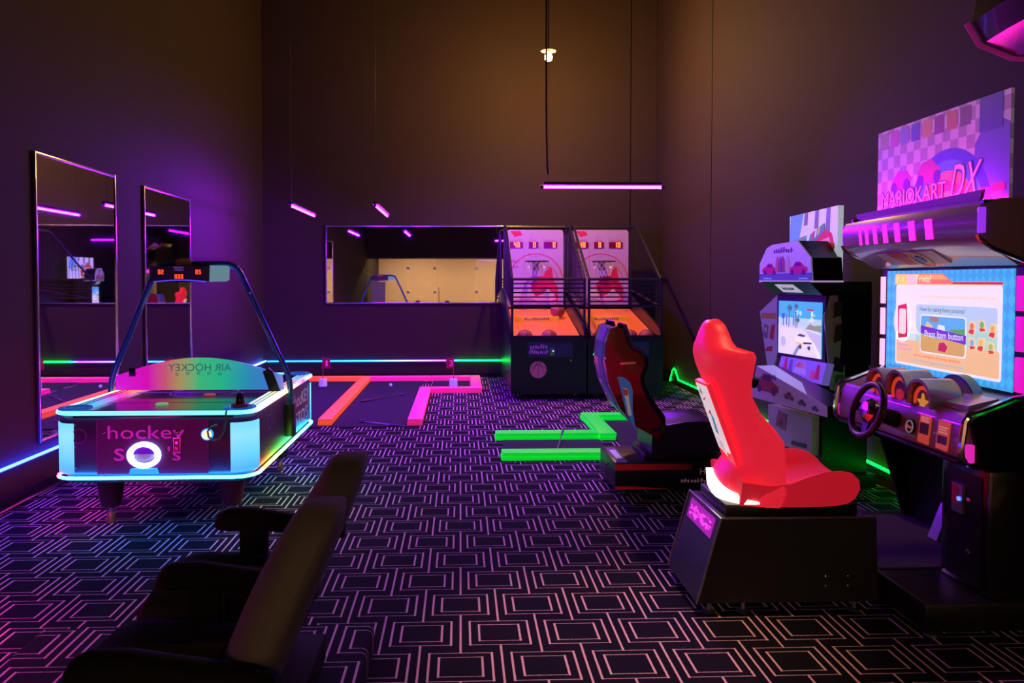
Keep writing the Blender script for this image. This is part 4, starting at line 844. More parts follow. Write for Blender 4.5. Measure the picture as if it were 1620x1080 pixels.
MB().ring(UF, 0.33, 0.05, 0.075, 0.052, 0.012, 0.015).build('canopy_print_ring', P_('canopy_print_yellow', (0.5,0.28,0.02)), un)
MB().disc(UF, 0.33, 0.05, 0.030, 0.012, 0.0155).build('canopy_print_dot', P_('canopy_print_blue', (0.05,0.04,0.30)), un)
MB().prism([(2.338,3.50,1.880),(2.340,4.56,1.875),(2.355,4.56,1.875),(2.353,3.50,1.880)], [(2.330,3.46,1.955),(2.335,4.60,1.935),(2.350,4.60,1.935),(2.345,3.46,1.955)]).build('marquee_ledge', mat('ledge_brown', (0.26,0.15,0.09), 0.4, var=0.1), CA)
MB().box((2.362, 3.52, 1.916), (2.376, 4.53, 1.930)).build('marquee_led', glow('marquee_led', (1.0,0.02,0.75), 70.0), CA)
# marquee
FM = Fr((2.435, 4.545, 1.895), (0,-1,0), (0.0,0,1)); MW, MH = 1.11, 0.505
mq = MB().quad(FM, 0, 0, MW, MH, -0.015, 0).build('marquee', check_mat('marquee_check', (0.62,0.44,0.58), (0.36,0.24,0.36), 0.0635, 0.066, es=0.14), CA)
MB().box((2.450, 4.2, 1.90), (2.475, 4.26, 2.30)).build('marquee_strut', MBLACK, CA); MB().box((2.450, 3.70, 1.90), (2.475, 3.76, 2.30)).build('marquee_strut', MBLACK, CA)
def mlay(pts, col, nm, k): return MB().poly(FM, pts, 0, 0.0008*k).build(nm, P_('mq_%02x%02x%02x' % tuple(int(v*255) for v in col), col, 0.12), mq)
for k, col in enumerate(((0.30,0.28,0.03),(0.55,0.08,0.32),(0.16,0.20,0.42),(0.03,0.05,0.35),(0.55,0.30,0.02),(0.22,0.02,0.14),(0.50,0.16,0.02),(0.14,0.08,0.10))):
    a = 0.025 + k*0.104; mlay([(a,MH-0.105),(a+0.082,MH-0.105),(a+0.082,MH-0.012),(a,MH-0.012)], col, 'colour_tile', 1)
for k, (ro, ri, col) in enumerate(((0.34,0.285,(0.03,0.05,0.42)), (0.285,0.23,(0.05,0.22,0.40)), (0.23,0.18,(0.65,0.20,0.02)), (0.18,0.13,(0.60,0.06,0.03)), (0.13,0.075,(0.68,0.36,0.03)))):
    MB().ring(FM, 0.66, -0.03, ro, ri, 0, 0.0012, seg=24, t0=0.06, t1=PI*0.88).build('rainbow_band', P_('mq_rainbow_%d' % k, col, 0.15), mq)
mlay([(0.86,0.0),(MW,0.0),(MW,0.36),(0.98,0.42),(0.87,0.30)], (0.10,0.10,0.42), 'colour_field', 1)
mlay([(0.90,MH-0.16),(MW-0.05,MH-0.16),(MW-0.05,MH),(0.90,MH)], (0.04,0.05,0.30), 'colour_field', 2)
mlay([(0.15,0.16),(0.27,0.15),(0.34,0.20),(0.30,0.25),(0.22,0.26),(0.16,0.21)], (0.42,0.03,0.08), 'kart_shape', 2)
mlay([(0.40,0.17),(0.54,0.15),(0.60,0.22),(0.53,0.28),(0.44,0.27),(0.40,0.22)], (0.45,0.03,0.05), 'kart_shape', 2)
for a, b in ((0.175,0.165),(0.30,0.175),(0.43,0.175),(0.575,0.185)): MB().disc(FM, a, b, 0.030, 0, 0.0024, rb=0.034, seg=16).build('kart_wheel', P_('mq_dark', (0.05,0.02,0.06)), mq)
for nm, c, g_, k in (('lettering_outline', (0.08,0.01,0.08), 0.006, 4), ('lettering', (0.80,0.30,0.62), 0.0, 5)):
    o_ = MB()
    for dx, dy in (((-g_,-g_),(g_,-g_),(g_,g_),(-g_,g_)) if g_ else ((0,0),)): o_.text(FM, 'MARIOKART', 0.055+dx, 0.068+dy, 0.085, 0.60, c1=0.0008*k + 0.0001*(dx > 0)); o_.text(FM, 'DX', 0.685+dx, 0.055+dy, 0.165, 0.205, c1=0.0008*k + 0.0001*(dx > 0), slant=0.25)
    o_.build(nm, P_('mq_'+nm, c, 0.25), mq)
mlay(rrp(0.90,0.055,0.985,0.085,0.012), (0.30,0.03,0.60), 'logo_pill', 3); mlay(rrp(0.995,0.06,1.085,0.095,0.012), (0.65,0.02,0.06), 'logo_pill', 3)

# ================================================================== NEAR RED SEAT
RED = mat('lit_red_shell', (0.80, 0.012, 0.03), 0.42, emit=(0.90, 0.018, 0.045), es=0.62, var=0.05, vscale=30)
SY = 3.80
SE_ = thing('cockpit_chair', 'glowing bright red moulded racing seat on a black box', 'racing seat', (1.5, SY, 0))
def shell(rows, yc, t=0.045, n=15):
    rings = []
    for z, xr_, tip, w_ in rows:
        o_, i_ = [], []
        for k in range(n):
            s = -1 + 2*k/(n-1); a = abs(s); yy = w_*math.copysign(1-(1-a)**1.5, s); xx = xr_ + (tip-xr_)*a**2.4
            o_.append(Vector((xx, yc+yy, z)))
            i_.append(Vector((xx + t*(1-0.75*a**3), yc+yy*(0.90 if a < 0.99 else 0.97), z + 0.004)))
        rings.append(o_ + i_[::-1])
    return rings
rows = [(0.50,1.275,1.47,0.245),(0.56,1.240,1.49,0.25),(0.62,1.262,1.485,0.25),(0.68,1.315,1.485,0.25),(0.74,1.305,1.482,0.255),(0.80,1.285,1.475,0.255),(0.86,1.264,1.435,0.245),(0.93,1.240,1.375,0.225),(1.00,1.217,1.342,0.21),
        (1.07,1.192,1.335,0.215),(1.14,1.164,1.340,0.235),(1.19,1.152,1.345,0.245),(1.215,1.152,1.335,0.24),(1.235,1.155,1.27,0.195),(1.26,1.160,1.262,0.155),(1.30,1.170,1.255,0.125),(1.332,1.182,1.248,0.095),(1.350,1.195,1.240,0.065),(1.357,1.208,1.228,0.035)]
MB().loft(shell(rows, SY)).build('backrest', RED, SE_)
# rear print panel, follows the lean of the shell
pf = Fr((1.335, SY+0.070, 0.660), (0,-1,0), (-0.150,0,0.400)); pw = 0.19
pp = MB().poly(pf, rrp(0.0,0.0,pw,0.435,0.012), 0.0, 0.022).build('rear_panel', RED, SE_)
MB().poly(pf, rrp(0.010,0.075,pw-0.010,0.420,0.008), 0.022, 0.025).build('rear_print', P_('rear_print_white', (0.80,0.66,0.66), 0.75), pp)
for pts, col in (([(0.03,0.08),(0.12,0.05),(0.13,0.12),(0.06,0.15)], (0.85,0.70,0.70)), ([(0.07,0.17),(0.10,0.16),(0.115,0.25),(0.09,0.27)], (0.05,0.30,0.45)), ([(0.06,0.27),(0.10,0.26),(0.10,0.29)], (0.60,0.05,0.05)), ([(0.05,0.33),(0.09,0.345),(0.09,0.355),(0.05,0.34)], (0.55,0.12,0.10)), ([(0.04,0.375),(0.07,0.365),(0.06,0.40)], (0.30,0.10,0.15)), ([(0.07,0.095),(0.10,0.09),(0.10,0.12),(0.075,0.12)], (0.06,0.30,0.48))):
    MB().poly(pf, pts, 0.025, 0.0265).build('print_shape', P_('rp_%02x%02x' % (int(col[0]*255), int(col[1]*255)), col, 0.5), pp)
# seat cushion with raised bolsters
crow = []
for x, zc_, bo, w_, zb in ((1.30,0.61,0.03,0.235,0.50),(1.42,0.59,0.035,0.250,0.50),(1.52,0.58,0.055,0.252,0.495),(1.60,0.582,0.085,0.254,0.495),(1.68,0.59,0.100,0.254,0.497),(1.75,0.60,0.095,0.252,0.50),(1.81,0.605,0.075,0.248,0.51),(1.845,0.602,0.045,0.238,0.53),(1.862,0.585,0.012,0.215,0.55)):
    top = []; N = 14
    for k in range(N+1):
        s = -1 + 2*k/N; top.append(Vector((x, SY + w_*s, zc_ + bo*abs(s)**2.6 - (0.022 if abs(s) > 0.97 else 0.0))))
    bot = [Vector((x, SY + w_*0.90*s, zb)) for s in (0.95, 0.4, -0.4, -0.95)]
    crow.append(top + bot)
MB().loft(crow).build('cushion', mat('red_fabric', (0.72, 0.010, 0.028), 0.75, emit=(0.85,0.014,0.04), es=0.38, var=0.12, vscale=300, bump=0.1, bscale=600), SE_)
# white lamp wrapped round the lower rear
lr = []
for q in range(11):
    f_ = q/10; s = 0.42 - 1.20*f_; a = abs(s); yy = 0.252*math.copysign(1-(1-a)**1.5, s); xx = 1.238 + (1.487-1.238)*a**2.4
    hi = 0.612 - 0.085*f_**1.3; lo = 0.560 - 0.052*min(1.0, f_*2.2)
    if q == 0: hi, lo = 0.590, 0.578
    if q == 10: hi, lo = 0.522, 0.514
    lr.append([Vector((xx-0.012, SY+yy*1.02, lo)), Vector((xx-0.016, SY+yy*1.02, hi)), Vector((xx+0.03, SY+yy*0.95, hi)), Vector((xx+0.03, SY+yy*0.95, lo))])
MB().loft(lr).build('rear_lamp', glow('seat_lamp_white', (1.0, 0.84, 0.66), 4.0), SE_)
MB().box((1.235, SY-0.20, 0.45), (1.86, SY+0.20, 0.505), 0.008).build('seat_rail', BLACK, SE_)
q0 = [(1.088,3.555,0.06),(1.94,3.555,0.06),(1.94,4.05,0.06),(1.088,4.05,0.06)]; q1 = [(1.200,3.555,0.452),(1.925,3.555,0.452),(1.925,4.05,0.452),(1.200,4.05,0.452)]
MB().prism(q0, q1).build('seat_box', mat('box_black', (0.018,0.018,0.020), 0.3, var=0.15, vscale=30), SE_)
ed = MB().tube([Vector(q0[0])+Vector((-0.002,-0.002,0)), Vector(q1[0])+Vector((-0.002,-0.002,0.002)), Vector(q1[3])+Vector((-0.002,0.002,0.002)), Vector(q0[3])+Vector((-0.002,0.002,0))], 0.006, 6).build('edge_trim', mat('edge_trim_grey', (0.28,0.24,0.28), 0.25, 0.7), SE_)
MB().tube([Vector(q1[0])+Vector((0,-0.002,0.002)), Vector(q1[1])+Vector((0,-0.002,0.002))], 0.005, 6).build('edge_trim', MATS['edge_trim_grey'], SE_)
fbx = Fr((1.178, 4.02, 0.375), (0,-1,0), (0.112,0,0.392)); fbx.o = Vector((1.200,4.05,0.452)) - fbx.v*0.135
MB().quad(fbx, 0.06, 0.02, 0.43, 0.115, 0, 0.004).build('lit_sign', glow('sign_magenta', (0.42,0.01,0.42), 0.75), SE_)
gl = MB(); random.seed(3)
for k in range(60):
    a = 0.08 + random.random()*0.31; b = 0.035 + random.random()*0.055; gl.quad(fbx, a, b, a+0.012+random.random()*0.02, b+0.006, 0.004, 0.006)
gl.build('sign_glitter', glow('sign_glitter_pink', (0.95,0.06,0.75), 1.1), SE_, kind='stuff')
for x, y in ((1.16,3.60),(1.16,4.0),(1.85,3.60),(1.85,4.0),(1.32,3.60)): MB().lathe([(0.028,0.0),(0.030,0.010),(0.010,0.016),(0.010,0.062)], (x,y,0), seg=14).build('leveller', STEEL, SE_)
for dx in (0, 0.105):
    for dz in (0, 0.045): MB().ball((1.69+dx, 3.555, 0.135+dz), 0.006, 8).build('bolt_head', CHROME, SE_)

# ================================================================== FAR RACING CABINET
F2 = Fr((2.53, 6.18, 0), (0.161, -0.987, 0), (0,0,1))
CB = thing('racing_cabinet', 'narrow racing cabinet with car artwork, road scene on screen and pale marquee', 'arcade cabinet', (2.62, 5.88, 0), math.radians(9.3))
MB().quad(F2, -0.06, 0.03, 0.62, 0.13, -0.42, 0.10).build('base', BLACK, CB)
MB().quad(F2, 0.02, 0.13, 0.54, 0.95, -0.40, -0.03).build('pedestal', BLACK, CB)
MB().quad(F2, -0.035, 0.93, 0.595, 1.46, -0.38, -0.006).build('screen_housing', BLACK, CB)
for a in (0.0, 0.56):
    for c in (-0.36, 0.05): MB().lathe([(0.03,0.0),(0.03,0.01),(0.01,0.015),(0.01,0.04)], F2.p(a, 0, c), seg=12).build('leveller', STEEL, CB)
fs2 = Fr(F2.p(0, 0.977, 0), F2.u, (0,0,1)); W2, H2 = 0.557, 0.411
s2 = MB().quad(fs2, 0, 0, W2, H2, -0.01, 0.002).build('screen', SP('sky', (0.05,0.42,0.85), 0.9), CB)
def l2(pts, col, nm, k, e=0.9): return MB().poly(fs2, pts, 0.002, 0.002+0.0006*k).build(nm, SP('g%02x%02x%02x' % tuple(int(v*255) for v in col), col, e), s2)
l2([(0,0.20),(W2,0.20),(W2,0.285),(0,0.285)], (0.45,0.68,0.90), 'horizon_haze', 1)
l2([(0,0),(W2,0),(W2,0.19),(0.22,0.215),(0,0.205)], (0.72,0.72,0.75), 'road', 2)
l2([(0.28,0.205),(0.36,0.20),(W2,0.03),(W2,0.17)], (0.50,0.52,0.56), 'road', 3)
l2([(0.46,0.11),(0.475,0.11),(0.55,0.0),(0.52,0.0)], (0.86,0.86,0.86), 'lane_line', 4)
l2([(0.20,0.0),(0.24,0.0),(0.30,0.07),(0.27,0.08)], (0.22,0.24,0.30), 'shadow_mark', 4)
l2([(0,0.205),(0.30,0.205),(0.30,0.225),(0,0.225)], (0.60,0.62,0.65), 'kerb', 4)
for a, h in ((0.06,0.065),(0.105,0.085),(0.20,0.075)): l2([(a,0.22),(a+0.016,0.22),(a+0.016,0.22+h),(a,0.22+h)], (0.12,0.20,0.38), 'tower', 4)
l2([(0.36,0.205),(0.42,0.25),(0.47,0.235),(W2,0.245),(W2,0.20)], (0.28,0.30,0.12), 'hedge', 4)
l2([(0.40,0.27),(0.43,0.262),(0.47,0.275),(0.44,0.30)], (0.85,0.80,0.78), 'cloud', 3)
for a, b, s in ((0.145,0.36,1.0),(0.255,0.27,0.8),(0.235,0.375,0.7)):
    l2([(a-0.004,0.21),(a+0.004,0.21),(a+0.003,b),(a-0.003,b)], (0.16,0.12,0.10), 'palm_trunk', 5)
    for k in range(7):
        t = k*2*PI/7; l2([(a,b-0.004),(a+0.04*s*math.cos(t),b-0.006+0.026*s*math.sin(t)),(a+0.038*s*math.cos(t+0.25),b+0.004+0.026*s*math.sin(t+0.25)),(a,b+0.006)], (0.05,0.14,0.07), 'palm_frond', 6)
cw = (0.82,0.82,0.84)
l2([(0.23,0.115),(0.25,0.155),(0.32,0.150),(0.44,0.120),(0.45,0.095),(0.40,0.080),(0.33,0.085),(0.25,0.095)], cw, 'car_body', 6)
l2([(0.26,0.150),(0.29,0.168),(0.36,0.160),(0.35,0.145)], (0.06,0.06,0.08), 'car_window', 7)
l2([(0.34,0.092),(0.445,0.098),(0.445,0.110),(0.345,0.108)], (0.10,0.03,0.05), 'car_tail', 7)
l2([(0.22,0.095),(0.33,0.085),(0.33,0.098),(0.25,0.106)], (0.75,0.62,0.05), 'car_stripe', 7)
for a, b in ((0.30,0.07),(0.41,0.068)): l2([(a+0.018*math.cos(2*PI*k/12), b+0.018*math.sin(2*PI*k/12)) for k in range(12)], (0.06,0.07,0.08), 'car_wheel', 5)
l2([(0.07+0.035*math.cos(2*PI*k/16), 0.095+0.040*math.sin(2*PI*k/16)) for k in range(16)], (0.45,0.48,0.52), 'speed_dial', 5)
l2([(0.045,0.275),(0.085,0.275),(0.085,0.315),(0.045,0.315)], (0.03,0.14,0.42), 'badge', 5)
for tx_, a, b, h, w_ in (('74', 0.245, 0.305, 0.035, 0.07), ('1', 0.44, 0.305, 0.035, 0.018), ('st', 0.465, 0.305, 0.014, 0.02)): MB().text(fs2, tx_, a, b, h, w_, c1=0.008).build('lettering', SP('gtxt', (0.9,0.9,0.92), 0.9), s2)
l2([(0.38,0.345),(0.46,0.345),(0.46,0.360),(0.38,0.360)], (0.45,0.08,0.05), 'hud_bar', 5)
def sports_car(fr, root, a, b, L, flip=False, body=(0.50,0.015,0.02), k=1, nm='car_artwork', e=0.0):
    s = -1 if flip else 1
    def q(x, y): return (a + s*x*L, b + y*L)
    z = 0.0012*k
    MB().poly(fr, [q(-0.5,0.06),(q(-0.48,0.18)),q(-0.28,0.24),q(-0.12,0.36),q(0.12,0.36),q(0.26,0.22),q(0.48,0.16),q(0.5,0.05),q(0.3,0.0),q(-0.3,0.0)], 0, z).build(nm, P_('car_%02x%02x' % (int(body[0]*255), int(body[1]*255)), body, e), root)
    MB().poly(fr, [q(-0.20,0.235),q(-0.10,0.33),q(0.10,0.33),q(0.19,0.225)], 0, z+0.0008).build('car_glass', P_('art_dark', (0.03,0.03,0.05)), root)
    for x in (-0.3, 0.3): MB().disc(fr, *q(x,0.04), 0.085*L, 0, z+0.0010, seg=14).build('car_wheel', P_('art_dark', (0,0,0)), root)
# hood, hexagonal panel, back marquee
MB().prism([F2.p(-0.03,1.44,0.02), F2.p(0.59,1.44,0.02), F2.p(0.59,1.54,0.13), F2.p(-0.05,1.54,0.13)], [F2.p(-0.03,1.44,-0.38), F2.p(0.59,1.44,-0.38), F2.p(0.59,1.54,-0.38), F2.p(-0.05,1.54,-0.38)]).build('hood', mat('hood_dark_green', (0.016,0.024,0.020), 0.3), CB)
fhd = Fr(F2.p(0, 1.44, 0.02), F2.u, F2.p(0,1.54,0.13) - F2.p(0,1.44,0.02))
cdx = MB().poly(fhd, [(0.13,0.03),(0.39,0.03),(0.35,0.115),(0.11,0.115)], 0, 0.004).build('hood_card', P_('hood_card_white', (0.60,0.62,0.60), 0.55), CB)
MB().scrawl(fhd, 0.17, 0.055, 0.035, 0.15, 6, c1=0.006, seed=6).build('printed_script', P_('card_ink', (0.06,0.08,0.10)), cdx)
fh2 = Fr(F2.p(0, 0, 0.115), F2.u, (0,0,1))
hexp = [(-0.10,1.545),(-0.10,1.68),(0.0,1.80),(0.08,1.825),(0.42,1.840),(0.585,1.71),(0.605,1.545)]
hx = MB().poly(fh2, hexp, -0.012, 0.0).build('front_marquee', P_('front_marquee_lilac', (0.34,0.30,0.50), 0.35), CB); MB().poly(fh2, hexp, -0.25, -0.013).build('front_marquee_box', BLACK, CB)
MB().poly(fh2, [(-0.10,1.545),(-0.10,1.60),(0.605,1.605),(0.605,1.545)], 0, 0.001).build('marquee_floor', P_('front_marquee_blue', (0.03,0.07,0.24), 0.35), hx)
for a in (0.02, 0.50): MB().poly(fh2, [(a-0.06,1.558),(a+0.06,1.558),(a+0.05,1.568),(a-0.05,1.568)], 0, 0.002).build('marquee_glow_bar', P_('front_marquee_cyan', (0.08,0.40,0.55), 0.5), hx)
sports_car(fh2, hx, 0.05, 1.60, 0.22, k=2, e=0.2); sports_car(fh2, hx, 0.43, 1.60, 0.24, True, k=2, e=0.2)
for a, col in ((0.16,(0.45,0.16,0.04)), (0.23,(0.35,0.05,0.10)), (0.30,(0.50,0.40,0.40)), (0.20,(0.15,0.10,0.30))):
    MB().poly(fh2, [(a-0.03,1.61),(a+0.03,1.61),(a+0.025,1.70),(a,1.735),(a-0.025,1.70)], 0, 0.003).build('artwork_shape', P_('art_%02x%02x' % (int(col[0]*255), int(col[1]*255)), col, 0.15), hx)
MB().scrawl(fh2, 0.10, 1.755, 0.045, 0.26, 8, c1=0.003, seed=7).build('printed_script', P_('art_dark', (0,0,0)), hx)
MB().quad(fh2, -0.10, 1.535, 0.61, 1.547, -0.25, 0.004).build('marquee_edge', glow('marquee_edge_white', (0.55,0.40,0.65), 0.6), CB)
bq0 = Vector((2.81, 6.66, 0)); bu = (Vector((2.73, 5.635, 0)) - bq0); fb2 = Fr((2.81, 6.66, 1.55), bu, (0,0,1)); BQ = bu.length
bm_ = MB().quad(fb2, 0, 0, BQ, 0.54, -0.04, 0).build('back_marquee', P_('back_marquee_pale', (0.56,0.66,0.72), 0.55), CB)
MB().box((2.76, 6.0, 1.45), (2.86, 6.2, 1.60)).build('marquee_bracket', BLACK, CB)
def bl(pts, col, k=1, nm='artwork_shape', e=0.5): return MB().poly(fb2, pts, 0, 0.0012*k).build(nm, P_('bm_%02x%02x%02x' % tuple(int(v*255) for v in col), col, e), bm_)
bl([(0,0.33),(0.02,0.54),(0.33,0.54),(0.22,0.30),(0,0.26)], (0.10,0.34,0.62), nm='sky_shape')
for k in range(6): bl([(0.34+0.115*k,0.44-0.02*k),(0.42+0.115*k,0.44-0.02*k),(0.43+0.115*k,0.54),(0.36+0.115*k,0.54)], (0.16,0.16,0.18) if k % 2 == 0 else (0.70,0.70,0.72), 2, 'checker_patch')
bl([(0.0,0.0),(BQ,0.0),(BQ,0.10),(0.0,0.08)], (0.70,0.72,0.70), 1, 'ground_shape'); bl([(0.55,0.03),(0.95,0.05),(0.95,0.075),(0.55,0.06)], (0.65,0.42,0.06), 2, 'ground_stripe')
bl([(0.48,0.10),(0.46,0.22),(0.58,0.33),(0.80,0.38),(0.92,0.35),(0.98,0.24),(0.86,0.12),(0.70,0.08)], (0.62,0.03,0.03), 3, 'car_artwork')
bl([(0.54,0.13),(0.66,0.30),(0.73,0.29),(0.66,0.12)], (0.80,0.76,0.76), 4, 'car_stripe'); bl([(0.70,0.30),(0.88,0.32),(0.90,0.27),(0.74,0.25)], (0.70,0.30,0.28), 4, 'car_glass')
bl([(0.86,0.14),(0.97,0.23),(0.97,0.27),(0.88,0.19)], (0.05,0.05,0.06), 4, 'car_tail')
bl([(0.06,0.21),(0.40,0.24),(0.40,0.36),(0.10,0.33)], (0.12,0.28,0.18), 3, 'emblem_plate'); MB().scrawl(fb2, 0.11, 0.235, 0.085, 0.27, 4, c1=0.006, seed=8).build('emblem_pattern', P_('bm_letter', (0.72,0.75,0.72), 0.5), bm_)
bl([(0.44,0.27),(0.50,0.36),(0.78,0.43),(0.80,0.38),(0.55,0.28)], (0.08,0.22,0.22), 5, 'emblem_ribbon')
for k, col in enumerate(((0.65,0.05,0.05),(0.75,0.75,0.75),(0.70,0.55,0.05),(0.05,0.30,0.20))): bl([(0.53+0.06*k,0.315+0.016*k),(0.565+0.06*k,0.325+0.016*k),(0.58+0.06*k,0.385+0.014*k),(0.55+0.06*k,0.375+0.014*k)], col, 6, 'ribbon_flag')
# art wings either side of the screen
def wing(pts, nrm, m, nm, th=0.014):
    P3 = [Vector(p) for p in pts]; n = Vector(nrm).normalized()*th; return MB().prism([p + n for p in P3], P3).build(nm, m, CB)
LW = [(2.45,6.375,1.292),(2.53,6.222,1.43),(2.53,6.205,0.96),(2.50,6.255,0.80),(2.49,6.30,0.84)]
wl = wing(LW, (1,0.3,0), P_('wing_cream', (0.36,0.33,0.40), 0.12), 'side_wing')
fl = Fr((2.45,6.375,0), Vector((2.53,6.222,0))-Vector((2.45,6.375,0)), (0,0,1))
def wl_(pts, col, k=1): return MB().poly(fl, pts, 0, 0.002*k).build('artwork_shape', P_('wg_%02x%02x%02x' % tuple(int(v*255) for v in col), col, 0.1), wl)
wl_([(0.02,1.24),(0.165,1.24),(0.165,1.29),(0.02,1.28)], (0.42,0.20,0.05)); wl_([(0.03,1.09),(0.08,1.08),(0.09,1.18),(0.05,1.20)], (0.15,0.12,0.25)); wl_([(0.10,1.08),(0.165,1.06),(0.165,1.20),(0.12,1.19)], (0.42,0.03,0.04)); wl_([(0.06,0.975),(0.165,0.98),(0.165,1.03),(0.08,1.01)], (0.38,0.02,0.03)); wl_([(0.05,1.14),(0.075,1.13),(0.075,1.165),(0.055,1.17)], (0.50,0.38,0.15), 2)
RW = [(2.622,5.600,1.29),(2.66,5.585,1.44),(2.81,5.640,1.44),(2.81,5.660,0.735),(2.66,5.560,0.76)]
wr = wing(RW, (0.05,1,0), P_('wing_green_cream', (0.62,0.60,0.46)), 'side_wing')
fr_ = Fr((2.655,5.560,0), Vector((2.81,5.652,0))-Vector((2.655,5.560,0)), (0,0,1))
for pts, col in (([(0.03,1.10),(0.15,1.12),(0.16,1.25),(0.05,1.22)], (0.10,0.07,0.05)), ([(0.02,0.90),(0.14,0.88),(0.16,0.97),(0.04,1.0)], (0.08,0.03,0.03)), ([(0.02,1.28),(0.15,1.30),(0.15,1.40),(0.03,1.39)], (0.05,0.10,0.07)), ([(0.05,0.76),(0.15,0.77),(0.15,0.86),(0.06,0.86)], (0.08,0.22,0.06))):
    MB().poly(fr_, pts, 0.004, 0.008).build('artwork_shape', P_('wr_%02x%02x%02x' % tuple(int(v*255) for v in col), col), wr)
# picture strip under the screen, violet light put into its colour and emission
lp = Fr((2.492,6.053,0.838), Vector((2.585,5.49,0))-Vector((2.492,6.053,0)), (0.02,0,0.12))
ls = MB().poly(lp, [(-0.02,0.0),(0.55,-0.035),(0.57,0.125),(0.0,0.122)], -0.05, 0.012).build('lower_print', P_('lower_print_violet_light', (0.22,0.14,0.70), 0.40), CB)
for a, b, w_, h, col in ((0.05,0.03,0.05,0.085,(0.40,0.02,0.12)), (0.12,0.02,0.05,0.09,(0.10,0.08,0.40)), (0.19,0.015,0.17,0.09,(0.38,0.28,0.72)), (0.21,0.06,0.13,0.04,(0.50,0.02,0.10)), (0.40,-0.005,0.06,0.06,(0.55,0.05,0.25)), (0.46,0.0,0.05,0.10,(0.42,0.01,0.04))):
    MB().poly(lp, [(a,b),(a+w_,b-0.006),(a+w_*0.8,b+h),(a+w_*0.2,b+h)], 0.012, 0.014).build('artwork_shape', P_('lw_%02x%02x%02x' % tuple(int(v*255) for v in col), col, 0.35), ls)
# dash fascia with art, white shelf, wheel
DQ = [Vector(p) for p in ((2.30,6.14,0.63),(2.305,6.045,0.885),(2.40,5.05,0.725),(2.40,5.045,0.655))]
fd2 = Fr(DQ[0], Vector((2.40,5.045,0)) - Vector((2.30,6.14,0)), (0,0,1))
dk = [(0.0,0.0),(0.095,0.255),(1.09,0.095),(1.095,0.025)]
MB().poly(fd2, dk, -0.20, 0.0).build('dash', BLACK, CB)
dp = MB().poly(fd2, dk, 0.0, 0.006).build('dash_print', P_('dash_print_cream', (0.36,0.34,0.31), 0.06), CB)
sports_car(fd2, dp, 0.26, 0.075, 0.38, body=(0.28,0.02,0.02), k=6); sports_car(fd2, dp, 0.60, 0.07, 0.14, body=(0.25,0.08,0.05), k=6); sports_car(fd2, dp, 0.78, 0.055, 0.11, body=(0.06,0.14,0.08), k=6); sports_car(fd2, dp, 0.95, 0.045, 0.09, body=(0.05,0.16,0.07), k=6)
MB().scrawl(fd2, 0.26, 0.178, 0.038, 0.15, 7, c1=0.008, seed=9).build('printed_script', P_('art_dark', (0,0,0)), dp)
MB().poly(Fr(DQ[1], Vector((2.40,5.05,0.725))-DQ[1], (0.95,0.1,0.08)), [(0.0,0.0),(0.75,0.0),(0.50,0.10),(0.03,0.13)], -0.01, 0.0).build('dash_shelf', P_('shelf_pale', (0.45,0.55,0.66), 0.25), CB)
steering_wheel(CB, (2.04, 5.84, 0.84), (0.90, 0.12, -0.30), 0.135, BLACK)
MB().quad(F2, -0.09, 0.26, 0.50, 0.55, -0.06, 0.03).build('lower_panel', P_('lower_panel_cream', (0.30,0.32,0.22), 0.05), CB)
f3 = Fr(F2.p(0,0,0.03), F2.u, (0,0,1))
for pts, col in (([(0.02,0.40),(0.16,0.38),(0.18,0.51),(0.06,0.53)], (0.22,0.15,0.06)), ([(0.06,0.42),(0.13,0.41),(0.13,0.47),(0.07,0.48)], (0.34,0.22,0.12)), ([(0.24,0.29),(0.44,0.30),(0.44,0.335),(0.25,0.325)], (0.05,0.06,0.03))):
    MB().poly(f3, pts, 0, 0.003).build('artwork_shape', P_('lp_%02x%02x%02x' % tuple(int(v*255) for v in col), col), CB)

# ================================================================== FAR RED SEAT
SB_ = thing('cockpit_chair', 'dark red glossy racing seat with black edging on a low black base', 'racing seat', (1.5, 5.85, 0))
REDG = mat('red_gloss_shell', (0.20, 0.004, 0.010), 0.14, var=0.06, coat=0.8)
rear = [(1.075,1.205),(1.045,1.10),(1.035,0.97),(1.065,0.80),(1.15,0.62),(1.26,0.50),(1.375,0.435)]
front = [(1.435,0.40),(1.455,0.46),(1.452,0.555),(1.41,0.61),(1.35,0.70),(1.305,0.80),(1.30,0.86),(1.33,0.935),(1.325,0.99),(1.29,1.035),(1.235,1.06),(1.20,1.12),(1.17,1.215),(1.13,1.222)]
outl = rear + front
for ya in (5.60, 6.06):
    MB().ext(outl, 'Y', ya, ya+0.05).build('side_shell', REDG, SB_)
    tr = MB().tube([(x, ya+0.025, z) for x, z in front], 0.030, 8).build('edge_trim', GLOSSB, SB_)
st_ = mat('rear_stripe_lilac', (0.45,0.36,0.62), 0.15, coat=0.6)
for k, (a, b) in enumerate(zip(rear, rear[1:])):
    MB().prism([(a[0],5.62,a[1]),(b[0],5.62,b[1]),(b[0]+0.03,5.62,b[1]+0.012),(a[0]+0.03,5.62,a[1]+0.012)], [(a[0],6.09,a[1]),(b[0],6.09,b[1]),(b[0]+0.03,6.09,b[1]+0.012),(a[0]+0.03,6.09,a[1]+0.012)]).build('rear_skin', st_, SB_)
    MB().prism([(a[0]-0.004,5.72,a[1]),(b[0]-0.004,5.72,b[1]),(b[0],5.72,b[1]),(a[0],5.72,a[1])], [(a[0]-0.004,5.90,a[1]),(b[0]-0.004,5.90,b[1]),(b[0],5.90,b[1]),(a[0],5.90,a[1])]).build('rear_stripe', P_('rear_stripe_blue', (0.10,0.12,0.45)), SB_)
